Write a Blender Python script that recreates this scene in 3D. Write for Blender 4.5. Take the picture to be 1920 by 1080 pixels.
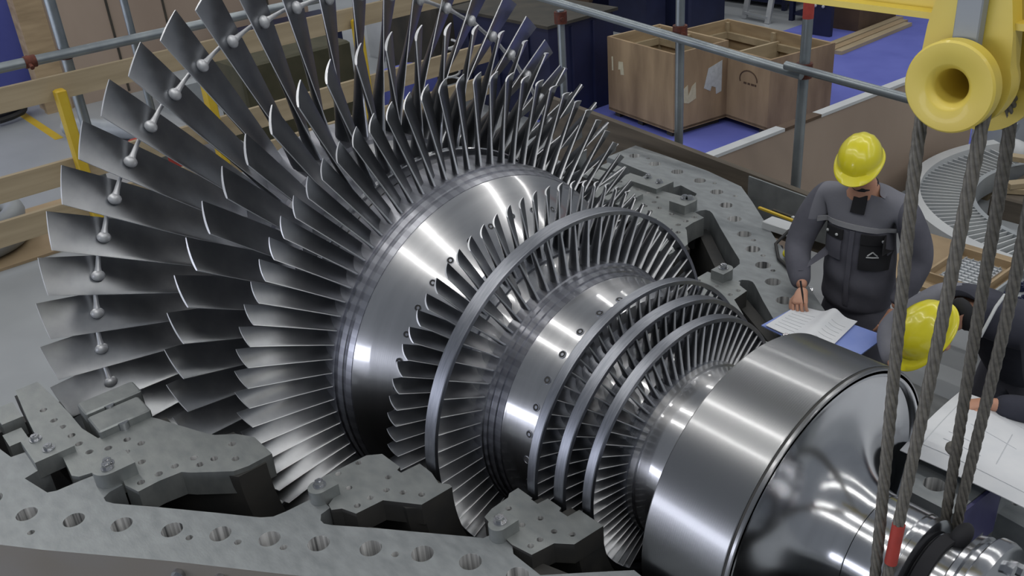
import bpy, bmesh, math, random
from mathutils import Vector, Matrix
random.seed(7)
for o in list(bpy.data.objects): bpy.data.objects.remove(o)
scn = bpy.context.scene
COL = scn.collection
PI = math.pi
S = 0.8            # metres per drawing unit
ZF = 1.25          # shaft axis above the hall floor, in units
def W(p): return Vector((p[0]*S, p[1]*S, (p[2]+ZF)*S))

# ------------------------------------------------------------------ camera
cd = bpy.data.cameras.new('camera'); cam = bpy.data.objects.new('camera', cd); COL.objects.link(cam)
CR = Vector((0.6472257, 0.7589971, -0.0708677)); CU = Vector((-0.3195584, 0.3545474, 0.8787369)); CF = Vector((-0.6920848, 0.5460948, -0.4720161))
mw = Matrix((CR, CU, -CF)).transposed().to_4x4(); mw.translation = W((3.1870, -2.9502, 2.9712))
cam.matrix_world = mw
cd.sensor_width = 36; cd.lens = 1792.04/1920*36; cd.clip_start = 0.05; cd.clip_end = 200
scn.camera = cam
# ------------------------------------------------------------------ light
vs = scn.view_settings
vs.view_transform = 'Standard'; vs.look = 'None'; vs.gamma = 1; vs.exposure = 0.0; vs.use_curve_mapping = False
w = bpy.data.worlds.new('hall_air'); scn.world = w; w.use_nodes = True
bg = w.node_tree.nodes['Background']; bg.inputs[0].default_value = (0.80, 0.86, 0.95, 1); bg.inputs[1].default_value = 0.235
def area(name, loc, rot, sx, sy, power, color):
    l = bpy.data.lights.new(name, 'AREA'); l.shape = 'RECTANGLE'; l.size = sx; l.size_y = sy; l.energy = power; l.color = color
    o = bpy.data.objects.new(name, l); COL.objects.link(o); o.location = W(loc); o.rotation_euler = rot
    return o
# rows of ceiling lamps that run the length of the hall, and the daylight of the hall's door side
area('ceiling_lamp_row', (2, -1.9, 10), (0, 0, 0), 40, 0.20, 540, (1.0, 0.97, 0.92))
area('ceiling_lamp_row', (2, -5.3, 10), (0, 0, 0), 40, 0.20, 540, (1.0, 0.97, 0.92))
area('ceiling_lamp_row', (2, 6.5, 10), (0, 0, 0), 40, 0.20, 620, (1.0, 0.97, 0.92))
area('ceiling_lamp_row', (2, 13.5, 10), (0, 0, 0), 40, 0.20, 520, (1.0, 0.97, 0.92))
area('daylight_door', (-10, -20, 0.6), (math.radians(90), 0, 0), 22, 2.2, 950, (0.86, 0.88, 1.0))

# ------------------------------------------------------------------ materials
def lin(c): 
    c = c/255
    return c/12.92 if c <= 0.04045 else ((c+0.055)/1.055)**2.4
def rgb(r, g, b): return (lin(r), lin(g), lin(b), 1)
def mat(name, col, metal=0.0, rough=0.5, col2=None, nscale=6, stretch=(1,1,1), detail=4, bump=0.0, bscale=None, aniso=0.0, spec=0.5, rvar=0.0, rings=0.0, ringscale=60, coat=0.0, lobe=None):
    m = bpy.data.materials.new(name); m.use_nodes = True
    nt = m.node_tree; N = nt.nodes; L = nt.links
    b = N['Principled BSDF']
    b.inputs['Base Color'].default_value = col; b.inputs['Metallic'].default_value = metal; b.inputs['Roughness'].default_value = rough
    b.inputs['Specular IOR Level'].default_value = spec
    b.inputs['Coat Weight'].default_value = coat; b.inputs['Coat Roughness'].default_value = 0.07
    tc = N.new('ShaderNodeTexCoord'); mp = N.new('ShaderNodeMapping'); mp.inputs['Scale'].default_value = stretch
    L.new(tc.outputs['Object'], mp.inputs['Vector'])
    nz = N.new('ShaderNodeTexNoise'); nz.inputs['Scale'].default_value = nscale; nz.inputs['Detail'].default_value = detail
    L.new(mp.outputs[0], nz.inputs['Vector'])
    if col2:
        rp = N.new('ShaderNodeValToRGB'); rp.color_ramp.elements[0].position = 0.32; rp.color_ramp.elements[1].position = 0.68
        rp.color_ramp.elements[0].color = col; rp.color_ramp.elements[1].color = col2
        L.new(nz.outputs['Fac'], rp.inputs[0]); L.new(rp.outputs[0], b.inputs['Base Color'])
    if rvar:
        mr = N.new('ShaderNodeMapRange'); mr.inputs['To Min'].default_value = rough-rvar; mr.inputs['To Max'].default_value = rough+rvar
        L.new(nz.outputs['Fac'], mr.inputs['Value']); L.new(mr.outputs[0], b.inputs['Roughness'])
    h = None
    if bump:
        n2 = N.new('ShaderNodeTexNoise'); n2.inputs['Scale'].default_value = bscale or nscale*4; n2.inputs['Detail'].default_value = 5
        L.new(mp.outputs[0], n2.inputs['Vector']); h = n2.outputs['Fac']
        bp = N.new('ShaderNodeBump'); bp.inputs['Strength'].default_value = bump; bp.inputs['Distance'].default_value = 0.01
        L.new(h, bp.inputs['Height']); L.new(bp.outputs[0], b.inputs['Normal'])
    if rings:
        wv = N.new('ShaderNodeTexWave'); wv.wave_type = 'BANDS'; wv.bands_direction = 'X'; wv.inputs['Scale'].default_value = ringscale; wv.inputs['Distortion'].default_value = 0.0
        L.new(tc.outputs['Object'], wv.inputs['Vector'])
        bp = N.new('ShaderNodeBump'); bp.inputs['Strength'].default_value = rings; bp.inputs['Distance'].default_value = 0.002
        L.new(wv.outputs['Fac'], bp.inputs['Height']); L.new(bp.outputs[0], b.inputs['Normal'])
    if aniso:
        b.inputs['Anisotropic'].default_value = aniso; b.inputs['Anisotropic Rotation'].default_value = 0.25
        tg = N.new('ShaderNodeTangent'); tg.direction_type = 'RADIAL'; tg.axis = 'X'
        L.new(tg.outputs[0], b.inputs['Tangent'])
        if lobe:   # fine polish over the turning marks: a second, sharper reflection
            g = N.new('ShaderNodeBsdfAnisotropic'); g.inputs['Color'].default_value = col2 or col; g.inputs['Roughness'].default_value = lobe[0]
            g.inputs['Anisotropy'].default_value = 0.8; g.inputs['Rotation'].default_value = 0.25; L.new(tg.outputs[0], g.inputs['Tangent'])
            mx = N.new('ShaderNodeMixShader'); mx.inputs[0].default_value = lobe[1]; L.new(b.outputs[0], mx.inputs[1]); L.new(g.outputs[0], mx.inputs[2])
            L.new(mx.outputs[0], N['Material Output'].inputs['Surface'])
    return m
M = {}
M['blade'] = mat('blade_steel', rgb(146,149,153), 1, 0.33, rgb(164,166,170), 9, (1,1,1), rvar=0.05)
M['edge'] = mat('matte_edge_glint', rgb(205,208,212), 0.55, 0.42, rgb(220,222,226), 20)  # matte eroded steel, made paler to paint in the glint of blade edges
M['bright'] = mat('turned_steel', rgb(192,193,196), 1, 0.42, rgb(206,207,210), 3, (8,1,1), aniso=0.9, rings=0.04, ringscale=45, lobe=(0.05,0.30))
M['piston'] = mat('grooved_steel', rgb(160,162,164), 1, 0.42, rgb(160,161,164), 3, (10,1,1), aniso=0.9, rings=0.08, ringscale=38, lobe=(0.06,0.16))
M['polish'] = mat('polished_steel', rgb(188,190,194), 1, 0.20, rgb(200,202,206), 4, (6,1,1), aniso=0.35)
M['shroud'] = mat('shroud_steel', rgb(132,136,144), 1, 0.42, rgb(152,155,163), 14, (10,1,1), aniso=0.4)
M['flange'] = mat('machined_casing_steel', rgb(130,135,138), 0.6, 0.48, rgb(148,153,156), 11, (1.0,2.2,1), detail=9, bump=0.06, bscale=60, rvar=0.07)
M['plate'] = mat('milled_carrier_steel', rgb(132,137,138), 0.6, 0.46, rgb(148,152,152), 12, (1,2,1), detail=9, rvar=0.06, bump=0.05, bscale=80)
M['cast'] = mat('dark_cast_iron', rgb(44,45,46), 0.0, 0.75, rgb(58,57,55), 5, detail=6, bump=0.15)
M['wallpaint'] = mat('casing_paint', rgb(132,126,118), 0.2, 0.55, rgb(134,131,128), 3, detail=6, bump=0.05)
M['hole'] = mat('lit_bore_steel', rgb(92,94,96), 0.2, 0.35, rgb(246,247,248), 60, (1,1,0.02))  # pale stripes along the reaming lines paint in light reflected down the bores
M['ply'] = mat('plywood', rgb(142,123,96), 0, 0.7, rgb(168,148,118), 2.2, (1,1,6), detail=8)
M['plyv'] = mat('weathered_plywood', rgb(124,104,80), 0, 0.75, rgb(160,138,108), 2.4, (2.2,2.2,0.5), detail=9)
M['pine'] = mat('pine_board', rgb(152,138,112), 0, 0.65, rgb(172,157,130), 2.5, (3,0.4,6), detail=7)
M['oldplank'] = mat('weathered_plank', rgb(76,70,62), 0, 0.8, rgb(98,90,80), 3, (0.5,4,6), detail=8)
M['pinkply'] = mat('birch_panel', rgb(144,128,115), 0, 0.7, rgb(162,146,132), 1.0, (1,1,0.4), detail=6)
M['tube'] = mat('galvanised_tube', rgb(150,158,162), 0.75, 0.42, rgb(128,136,142), 5)
M['rust'] = mat('rusty_clamp', rgb(78,48,42), 0.4, 0.65, rgb(112,60,46), 30)
M['red'] = mat('red_paint', rgb(176,66,56), 0, 0.55, rgb(150,56,50), 12)
M['yellow'] = mat('crane_yellow', rgb(222,202,92), 0, 0.45, rgb(210,186,80), 4, detail=6, coat=0.15)
M['postyellow'] = mat('post_yellow', rgb(196,170,50), 0, 0.5, rgb(190,158,34), 6)
M['helmet'] = mat('helmet_yellow', rgb(222,214,44), 0, 0.28, rgb(214,204,40), 3, coat=0.4)
M['rope'] = mat('greased_wire', rgb(116,113,106), 0.15, 0.55, rgb(92,90,85), 60)
M['floor'] = mat('floor_grey', rgb(142,147,152), 0, 0.45, rgb(156,161,166), 1.2, detail=6)
M['blue'] = mat('blue_mat', rgb(88,97,178), 0, 0.8, rgb(100,109,190), 2, detail=7)
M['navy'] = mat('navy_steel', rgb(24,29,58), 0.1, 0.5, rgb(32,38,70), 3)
M['dark'] = mat('dark_goods_gap_shade', rgb(44,44,40), 0, 0.7, rgb(64,60,52), 4)  # dark goods and joints; on crate skids it paints in the gap's shade
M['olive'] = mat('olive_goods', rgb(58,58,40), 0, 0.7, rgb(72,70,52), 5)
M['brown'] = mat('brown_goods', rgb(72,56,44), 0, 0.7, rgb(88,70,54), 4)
M['grey'] = mat('grey_paint', rgb(140,146,152), 0.1, 0.5, rgb(156,162,166), 3)
M['light'] = mat('light_grey_paint', rgb(186,190,194), 0.1, 0.45, rgb(198,202,204), 3)
M['alu'] = mat('aluminium', rgb(200,204,208), 0.6, 0.4, rgb(188,192,196), 6)
M['paper'] = mat('white_paper', rgb(206,210,216), 0, 0.85, rgb(214,217,222), 12)
M['bluepaper'] = mat('blue_paper', rgb(120,140,206), 0, 0.8, rgb(132,150,212), 8)
M['ink'] = mat('drawing_ink', rgb(196,200,206), 0, 0.8)
M['jacket'] = mat('dark_work_cloth', rgb(80,81,92), 0, 0.9, rgb(94,95,106), 7, detail=7, bump=0.5, bscale=9)
M['yoke'] = mat('grey_work_cloth', rgb(114,116,126), 0, 0.9, rgb(126,128,138), 7, detail=7, bump=0.4, bscale=9)
M['reflect'] = mat('reflective_tape', rgb(150,152,158), 0, 0.6, rgb(146,148,154), 20)
M['black'] = mat('black_cloth', rgb(30,31,35), 0, 0.9, rgb(36,37,42), 10)
M['navyjacket'] = mat('navy_fleece', rgb(48,50,62), 0, 0.95, rgb(58,60,72), 8, bump=0.5, bscale=12)
M['skin'] = mat('skin', rgb(196,150,126), 0, 0.5, rgb(184,136,114), 14)
M['hair'] = mat('dark_hair', rgb(40,34,30), 0, 0.7, rgb(50,42,36), 40)
M['rubber'] = mat('black_rubber', rgb(34,34,36), 0, 0.6)
M['bluedark'] = mat('blue_painted_edge', rgb(66,66,104), 0.3, 0.5, rgb(78,78,116), 6)
M['stamp'] = mat('black_stencil', rgb(74,56,42), 0, 0.8)

def band_mat(name, n):
    m = mat(name, rgb(150,152,160), 1, 0.36, None, aniso=0.4)
    nt = m.node_tree; N = nt.nodes; L = nt.links; b = N['Principled BSDF']
    tc = N.new('ShaderNodeTexCoord'); sp = N.new('ShaderNodeSeparateXYZ'); L.new(tc.outputs['Object'], sp.inputs[0])
    at = N.new('ShaderNodeMath'); at.operation = 'ARCTAN2'; L.new(sp.outputs['Z'], at.inputs[0]); L.new(sp.outputs['Y'], at.inputs[1])
    mu = N.new('ShaderNodeMath'); mu.operation = 'MULTIPLY'; mu.inputs[1].default_value = n; L.new(at.outputs[0], mu.inputs[0])
    sn = N.new('ShaderNodeMath'); sn.operation = 'SINE'; L.new(mu.outputs[0], sn.inputs[0])
    rp = N.new('ShaderNodeValToRGB'); rp.color_ramp.elements[0].position = 0.35; rp.color_ramp.elements[1].position = 0.6
    rp.color_ramp.elements[0].color = rgb(152,154,162); rp.color_ramp.elements[1].color = rgb(168,170,178)
    mr = N.new('ShaderNodeMapRange'); mr.inputs['From Min'].default_value = -1; L.new(sn.outputs[0], mr.inputs['Value'])
    L.new(mr.outputs[0], rp.inputs[0]); L.new(rp.outputs[0], b.inputs['Base Color'])
    return m

# ------------------------------------------------------------------ mesh helpers
class MB:
    def __init__(s): s.v = []; s.f = []; s.m = []; s.cur = 0
    def add(s, vs, fs):
        k = len(s.v); s.v += [Vector(p) for p in vs]
        for f in fs: s.f.append([i+k for i in f]); s.m.append(s.cur)
        return s
    def box8(s, p):
        return s.add(p, [(0,3,2,1),(4,5,6,7),(0,1,5,4),(1,2,6,5),(2,3,7,6),(3,0,4,7)])
    def box(s, x0, x1, y0, y1, z0, z1):
        return s.box8([(x0,y0,z0),(x1,y0,z0),(x1,y1,z0),(x0,y1,z0),(x0,y0,z1),(x1,y0,z1),(x1,y1,z1),(x0,y1,z1)])
    def bbox(s, x0, x1, y0, y1, z0, z1, b=0.01):
        # box with chamfered vertical and top edges
        vs = []; 
        for z, i in ((z0,0),(z1-b,0),(z1,b)):
            c = b
            a0,a1,b0,b1 = x0+i, x1-i, y0+i, y1-i
            vs += [(a0+c,b0,z),(a1-c,b0,z),(a1,b0+c,z),(a1,b1-c,z),(a1-c,b1,z),(a0+c,b1,z),(a0,b1-c,z),(a0,b0+c,z)]
        fs = [tuple(range(7,-1,-1)), tuple(range(16,24))]
        for k in (0,8):
            for i in range(8): fs.append((k+i, k+(i+1)%8, k+8+(i+1)%8, k+8+i))
        return s.add(vs, fs)
    def obox(s, c, ax, ay, az):
        c = Vector(c); ax = Vector(ax); ay = Vector(ay); az = Vector(az)
        return s.box8([c-ax-ay-az, c+ax-ay-az, c+ax+ay-az, c-ax+ay-az, c-ax-ay+az, c+ax-ay+az, c+ax+ay+az, c-ax+ay+az])
    def bar(s, a, b, wd, ht, up=(0,0,1)):
        a = Vector(a); b = Vector(b); d = (b-a).normalized(); sd = d.cross(Vector(up)).normalized(); u = sd.cross(d)
        return s.obox((a+b)/2, (b-a)/2, sd*wd/2, u*ht/2)
    def prism(s, poly, z0, z1):
        n = len(poly); A = sum(poly[i][0]*poly[(i+1)%n][1]-poly[(i+1)%n][0]*poly[i][1] for i in range(n))
        if A < 0: poly = poly[::-1]
        vs = [(x,y,z0) for x,y in poly]+[(x,y,z1) for x,y in poly]
        fs = [tuple(range(n-1,-1,-1)), tuple(range(n,2*n))]+[(i,(i+1)%n,n+(i+1)%n,n+i) for i in range(n)]
        return s.add(vs, fs)
    def tube(s, path, r, n=12, caps=True, closed=False):
        path = [Vector(p) for p in path]; m = len(path); rs = r if isinstance(r,(list,tuple)) else [r]*m
        vs = []; up = None
        for i,p in enumerate(path):
            if closed: d = path[(i+1)%m]-path[i-1]
            else: d = path[min(i+1,m-1)]-path[max(i-1,0)]
            d.normalize()
            if up is None: up = Vector((0,0,1)) if abs(d.z) < 0.9 else Vector((1,0,0))
            sd = d.cross(up).normalized(); up = sd.cross(d).normalized()
            for k in range(n):
                a = 2*PI*k/n; vs.append(p+sd*math.cos(a)*rs[i]+up*math.sin(a)*rs[i])
        fs = []
        for i in range(m if closed else m-1):
            j = (i+1)%m
            for k in range(n): fs.append((i*n+k, i*n+(k+1)%n, j*n+(k+1)%n, j*n+k))
        if caps and not closed: fs += [tuple(range(n-1,-1,-1)), tuple((m-1)*n+k for k in range(n))]
        return s.add(vs, fs)
    def cyl(s, a, b, r, r2=None, n=20): return s.tube([a,b], [r, r if r2 is None else r2], n)
    def lathe(s, prof, n=96, a0=0, a1=360, closed=False):
        # revolve (x, r) about the shaft axis; angle 0 points to -y, 90 up
        full = abs(a1-a0-360) < 1e-6; m = n if full else n+1; k = len(prof); vs = []
        for i in range(m):
            t = math.radians(a0+(a1-a0)*i/n); c, q = math.cos(t), math.sin(t)
            for x, r in prof: vs.append((x, -r*c, r*q))
        fs = []; e = k if closed else k-1
        for i in range(n):
            j = (i+1)%m
            for a in range(e):
                b = (a+1)%k; fs.append((i*k+a, j*k+a, j*k+b, i*k+b))
        if not full and closed: fs += [tuple(range(k)), tuple((m-1)*k+a for a in range(k-1,-1,-1))]
        return s.add(vs, fs)
    def ball(s, c, r, nu=16, nv=10, rot=None):
        c = Vector(c); r = r if isinstance(r,(tuple,list)) else (r,r,r); vs = []
        R = rot or Matrix.Identity(3)
        for i in range(nv+1):
            t = PI*i/nv
            for k in range(nu):
                a = 2*PI*k/nu; vs.append(c+R@Vector((r[0]*math.sin(t)*math.cos(a), r[1]*math.sin(t)*math.sin(a), r[2]*math.cos(t))))
        fs = [(i*nu+k, (i+1)*nu+k, (i+1)*nu+(k+1)%nu, i*nu+(k+1)%nu) for i in range(nv) for k in range(nu)]
        return s.add(vs, fs)
ORG = {}
def props(o, label=None, cat=None, group=None, kind=None):
    if label: o['label'] = label
    if cat: o['category'] = cat
    if group: o['group'] = group
    if kind: o['kind'] = kind
    return o
def empty(name, base, label, cat, group=None):
    o = bpy.data.objects.new(name, None); COL.objects.link(o); o.location = W(base); o.empty_display_size = 0.1
    ORG[o.name] = W(base); return props(o, label, cat, group)
def fin(me, smooth):
    bm = bmesh.new(); bm.from_mesh(me); bmesh.ops.remove_doubles(bm, verts=bm.verts, dist=1e-5); bmesh.ops.recalc_face_normals(bm, faces=bm.faces); bm.to_mesh(me); bm.free()
    if smooth:
        me.shade_smooth(); me.set_sharp_from_angle(angle=math.radians(smooth))
def obj(name, mb, mats, parent=None, base=None, smooth=35):
    mats = mats if isinstance(mats,(list,tuple)) else [mats]
    me = bpy.data.meshes.new(name)
    org = ORG[parent.name] if parent else W(base if base is not None else centre(mb))
    me.from_pydata([W(p)-org for p in mb.v], [], mb.f)
    for m in mats: me.materials.append(m)
    me.polygons.foreach_set('material_index', mb.m)
    fin(me, smooth)
    o = bpy.data.objects.new(name, me); COL.objects.link(o)
    if parent: o.parent = parent
    else: o.location = org
    ORG[o.name] = org
    return o
def centre(mb):
    xs = [p[0] for p in mb.v]; ys = [p[1] for p in mb.v]; zs = [p[2] for p in mb.v]
    return ((min(xs)+max(xs))/2, (min(ys)+max(ys))/2, min(zs))
def thing(name, mb, mats, label, cat, group=None, base=None, smooth=35):
    return props(obj(name, mb, mats, None, base, smooth), label, cat, group)
def structure(name, mb, m, smooth=0): return props(obj(name, mb, m, None, None, smooth), kind='structure')
def carve(o, mb, m=None):
    # drill the shapes of mb out of o
    c = obj('drill', mb, m or M['hole'], None, (0,0,0), 40)
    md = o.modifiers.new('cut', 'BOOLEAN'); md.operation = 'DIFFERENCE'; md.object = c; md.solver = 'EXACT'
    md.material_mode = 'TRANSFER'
    bpy.context.view_layer.update()
    dg = bpy.context.evaluated_depsgraph_get()
    me = bpy.data.meshes.new_from_object(o.evaluated_get(dg)); old = o.data
    o.modifiers.clear(); o.data = me; bpy.data.meshes.remove(old)
    me.shade_smooth(); me.set_sharp_from_angle(angle=math.radians(30))
    cm = c.data; bpy.data.objects.remove(c); bpy.data.meshes.remove(cm)
def clone(src, parent=None, loc=None, rot=None):
    c = src.copy(); COL.objects.link(c); c.parent = parent
    if loc is not None: c.location = loc
    if rot is not None: c.rotation_euler = rot
    ORG[c.name] = ORG.get(src.name)
    return c

# ================================================================== HALL
AX = (0, 0, 0)
pit = [(-4.12,-3.45),(-2.7,-3.15),(-1.0,-3.0),(0.2,-2.1),(0.8,-1.62),(3.0,-1.45),(3.0,1.45),(0.8,1.62),(0.2,2.1),(-1.0,3.0),(-2.7,3.15),(-4.12,3.45)]
def ring_floor(name, outer, inner, z, m):
    bm = bmesh.new(); vo = [bm.verts.new(W((x,y,z))) for x,y in outer]; vi = [bm.verts.new(W((x,y,z))) for x,y in inner]
    eo = [bm.edges.new((vo[i],vo[(i+1)%len(vo)])) for i in range(len(vo))]; ei = [bm.edges.new((vi[i],vi[(i+1)%len(vi)])) for i in range(len(vi))]
    bmesh.ops.triangle_fill(bm, edges=eo+ei, use_beauty=True)
    for f in bm.faces: 
        if f.normal.z < 0: f.normal_flip()
    me = bpy.data.meshes.new(name); bm.to_mesh(me); bm.free(); me.materials.append(m)
    o = bpy.data.objects.new(name, me); COL.objects.link(o); return props(o, kind='structure')
ring_floor('floor', [(-28,-26),(9,-26),(9,26),(-28,26)], pit, -1.25, M['floor'])
b = MB(); n = len(pit)
for i in range(n):
    (x0,y0),(x1,y1) = pit[i], pit[(i+1)%n]
    b.add([(x0,y0,-1.25),(x1,y1,-1.25),(x1,y1,-3.2),(x0,y0,-3.2)], [(0,1,2,3)])
structure('trim_1', b, M['cast'])
b = MB(); b.add([(x,y,-3.2) for x,y in pit], [tuple(range(n))]); structure('trim_2', b, M['cast'])

# ================================================================== ROTOR
rotor = empty('turbine_rotor', (0,0,0), 'large bladed steel turbine rotor lying in the open lower casing', 'turbine rotor')
def part(name, mb, m, parent=rotor, smooth=30): return obj(name, mb, m, parent, None, smooth)
def plugs(parent, x, r, slope, n, ph):
    nx, nr = math.cos(slope), math.sin(slope)       # outward surface normal in the (x, r) plane
    for k in range(n):
        t = ph+360/n*k
        if -50 < (t+180)%360-180+0 < 190 or True:
            pass
        g = MB(); a = math.radians(t)
        er = Vector((0,-math.cos(a),math.sin(a))); et = Vector((0,math.sin(a),math.cos(a)))
        nn = (Vector((1,0,0))*nx+er*nr).normalized(); tt = Vector((1,0,0))*(-nr)+er*nx
        c = Vector((x,0,0))+er*r
        prof = [(0.0,0.0022),(0.008,0.0022),(0.009,0.0012),(0.0165,0.0012),(0.0175,0.0030),(0.020,0.0030),(0.0215,-0.004)]
        m = 14; vs = []
        for i in range(m):
            q = 2*PI*i/m
            for pr, h in prof: vs.append(c+(tt*math.cos(q)+et*math.sin(q))*pr+nn*h)
        fs = []; e = len(prof)
        for i in range(m):
            j = (i+1)%m
            for u in range(e-1): fs.append((i*e+u, i*e+u+1, j*e+u+1, j*e+u))
            g.m
        for f in fs: pass
        g.cur = 0; g.add(vs, fs)
        for i, f in enumerate(g.f):
            if i % (e-1) in (1,2): g.m[i] = 1  # dark annulus colours in the shade of a recessed hole
        obj('balance_plug', g, [M['shroud'], M['cast']], parent, None, 40)
# hub of the low pressure rows
p = MB().lathe([(-3.3,0.0),(-3.3,0.30),(-2.75,0.30),(-2.70,0.80),(-2.55,0.90),(-2.50,0.93)], 96); part('rear_shaft', p, M['bright'])
p = MB().lathe([(-2.50,0.60),(-2.49,0.93),(-1.95,0.955),(-1.60,0.97),(-1.12,1.0),(-0.90,1.0),(-0.745,1.005),(-0.734,1.010),(-0.728,1.008),(-0.64,0.951),(-0.53,0.864),(-0.46,0.812),(-0.40,0.780),(-0.365,0.762),(-0.365,0.5)], 160)
drumA = part('large_drum', p, M['bright'])
plugs(drumA, -0.53, 0.864, math.radians(50), 36, 1.5)
p = MB().lathe([(-0.20,0.5),(-0.20,0.74),(-0.10,0.735),(0.0,0.71),(0.10,0.685),(0.122,0.682),(0.128,0.680),(0.31,0.671),(0.39,0.664),(0.40,0.60),(0.47,0.60),(0.49,0.56),(0.60,0.54),(0.63,0.50),(0.70,0.48),(0.705,0.3)], 160)
drumB = part('small_drum', p, M['bright'])
plugs(drumB, 0.305, 0.6725, math.radians(87), 30, 5)
p = MB().lathe([(0.76,0.3),(0.765,0.462),(0.80,0.464),(0.803,0.452),(0.82,0.452),(0.823,0.460),(1.09,0.460),(1.112,0.452),(1.115,0.3)], 128); part('rotor_neck', p, M['bright'])
prof = [(1.112,0.40),(1.112,0.735),(1.120,0.742)]
xs = [1.16+0.022*i for i in range(0)]
prof += [(1.500,0.742),(1.508,0.738),(1.511,0.728),(1.517,0.726),(1.520,0.733),(1.532,0.733),(1.536,0.729),(1.536,0.705),(1.530,0.700),(1.500,0.696),(1.486,0.67),(1.480,0.64),(1.478,0.60)]
for i in range(0, 19):
    a = math.radians(90*i/18); prof.append((1.478+0.262*(1-math.cos(a)), 0.255+0.335*(1-math.sin(a))))
prof += [(1.742,0.254)]
p = MB().lathe(prof[:3]+[(1.506,0.742),(1.509,0.740),(1.510,0.720)], 192); part('balance_piston', p, M['piston'], smooth=20)
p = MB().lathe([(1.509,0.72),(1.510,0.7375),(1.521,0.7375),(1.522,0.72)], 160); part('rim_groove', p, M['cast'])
p = MB().lathe([(1.521,0.72),(1.521,0.739),(1.533,0.739),(1.536,0.736),(1.536,0.716)], 160); part('rim_lip', p, M['piston'], smooth=20)
p = MB().lathe([(1.536,0.718)]+prof[9:], 192); part('piston_face', p, M['polish'], smooth=40)
p = MB().lathe([(1.740,0.2),(1.741,0.250),(1.745,0.254),(1.90,0.254),(1.905,0.250),(1.925,0.250),(1.93,0.256),(1.955,0.256),(1.96,0.245),(1.97,0.205),(1.98,0.196),(2.07,0.196),(2.10,0.192),(2.105,0.1)], 96); part('journal', p, M['polish'])
p = MB().lathe([(2.10,0.1),(2.10,0.262),(2.106,0.272),(2.13,0.278),(2.136,0.262),(2.16,0.262),(2.166,0.292),(2.172,0.298),(2.205,0.298),(2.225,0.29),(2.232,0.27),(2.232,0.14),(2.26,0.13),(2.26,0.0)], 96)
cpl = part('coupling_flange', p, M['polish'])
for k in range(10):
    a = 2*PI*k/10; c = Vector((2.228,-0.215*math.cos(a),0.215*math.sin(a)))
    obj('coupling_bolt', MB().cyl(c, c+Vector((0.035,0,0)), 0.026, n=6), M['polish'], cpl)

def blade(L0, U0, L1, U1, r0, r1, c0, c1, t0, t1, ns=9, nk=9, edge=True, dr=0.0):
    # L = (x, degrees) near edge, U = far edge, at root (0) and tip (1); c camber, t thickness as fraction / units
    g = MB(); rings = []
    for i in range(ns+1):
        t = i/ns; r = r0+(r1-r0)*t; e = t**0.85
        mix = lambda a, b: a+(b-a)*e
        xl, al, xu, au = mix(L0[0],L1[0]), mix(L0[1],L1[1]), mix(U0[0],U1[0]), mix(U0[1],U1[1])
        sl, su = math.radians(al)*r, math.radians(au)*r
        cx, cs = xl-xu, sl-su; ch = math.hypot(cx,cs); nx, n_s = -cs/ch, cx/ch
        cam_, th = mix(c0,c1), mix(t0,t1); up = []; dn = []
        for k in range(nk+1):
            q = k/nk; q = q*q*(3-2*q)
            bx, bs = xu+cx*q, su+cs*q
            d = -cam_*4*q*(1-q)*ch
            h = th*(1.9*(q**0.9)*((1-q)**0.5))+0.0034+(0.0 if edge else 0.0040*t)
            rq = r+dr*t*(1-2*q)
            up.append((bx+nx*(d+h*0.25), (bs+n_s*(d+h*0.25))/r, rq)); dn.append((bx+nx*(d-h*0.75), (bs+n_s*(d-h*0.75))/r, rq))
        loop = up+dn[::-1]
        rings.append([(x, -q_*math.cos(s), q_*math.sin(s)) for x, s, q_ in loop])
    m = len(rings[0]); vs = [p for R in rings for p in R]
    fs = [(i*m+k,(i+1)*m+k,(i+1)*m+(k+1)%m,i*m+(k+1)%m) for i in range(ns) for k in range(m)]
    for k in range(nk):
        fs.append((ns*m+k, ns*m+k+1, ns*m+m-2-k, ns*m+m-1-k))
    g.add(vs, fs)
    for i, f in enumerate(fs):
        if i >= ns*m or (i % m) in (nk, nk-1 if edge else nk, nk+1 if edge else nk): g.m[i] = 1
    return g
def row(name, ring, ringmat, n, ph, bname, g, lo=-62, hi=202, extra=None, shroud=None):
    rw = part(name, MB().lathe(ring, 160), ringmat)
    first = None; dx = None
    for k in range(n):
        t = (ph+360/n*k) % 360
        if t > 300: t -= 360
        if not lo < t < hi: continue
        rot = (-math.radians(t), 0, 0)
        if first is None:
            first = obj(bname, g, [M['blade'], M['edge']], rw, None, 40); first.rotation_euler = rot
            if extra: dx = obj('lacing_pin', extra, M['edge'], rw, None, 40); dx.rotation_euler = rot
        else:
            clone(first, rw, None, rot)
            if extra: clone(dx, rw, None, rot)
    if shroud: obj('shroud_ring', MB().lathe(shroud, 192, closed=True), M['shroud'], rw, None, 25)
    return rw
# last stage: longest free-standing blades with lacing pins
g0 = blade((-1.97,-4.0), (-2.36,4.2), (-2.105,-2.6), (-2.185,2.6), 0.93, 2.143, 0.16, 0.015, 0.035, 0.010, ns=14, nk=10, edge=False, dr=0.021)
def pin(r=1.85):
    e = MB(); R = lambda x, d, rr=r: (x, -rr*math.cos(math.radians(d)), rr*math.sin(math.radians(d)))
    # boss on the concave face, rod reaching up to the next blade's back
    e.ball(R(-2.135,0.1), (0.028,0.040,0.032), 14, 8)
    e.tube([R(-2.14,0.4), R(-2.15,1.6), R(-2.165,3.2), R(-2.18,5.0), R(-2.185,6.6)], [0.024,0.016,0.0125,0.0125,0.014], 10)
    return e
row('last_blade_row', [(-2.47,0.93),(-2.47,0.968),(-1.93,0.985),(-1.93,0.93)], band_mat('root_band_last', 51), 51, 62.12-7.0588*20, 'long_blade', g0, extra=pin())
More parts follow.
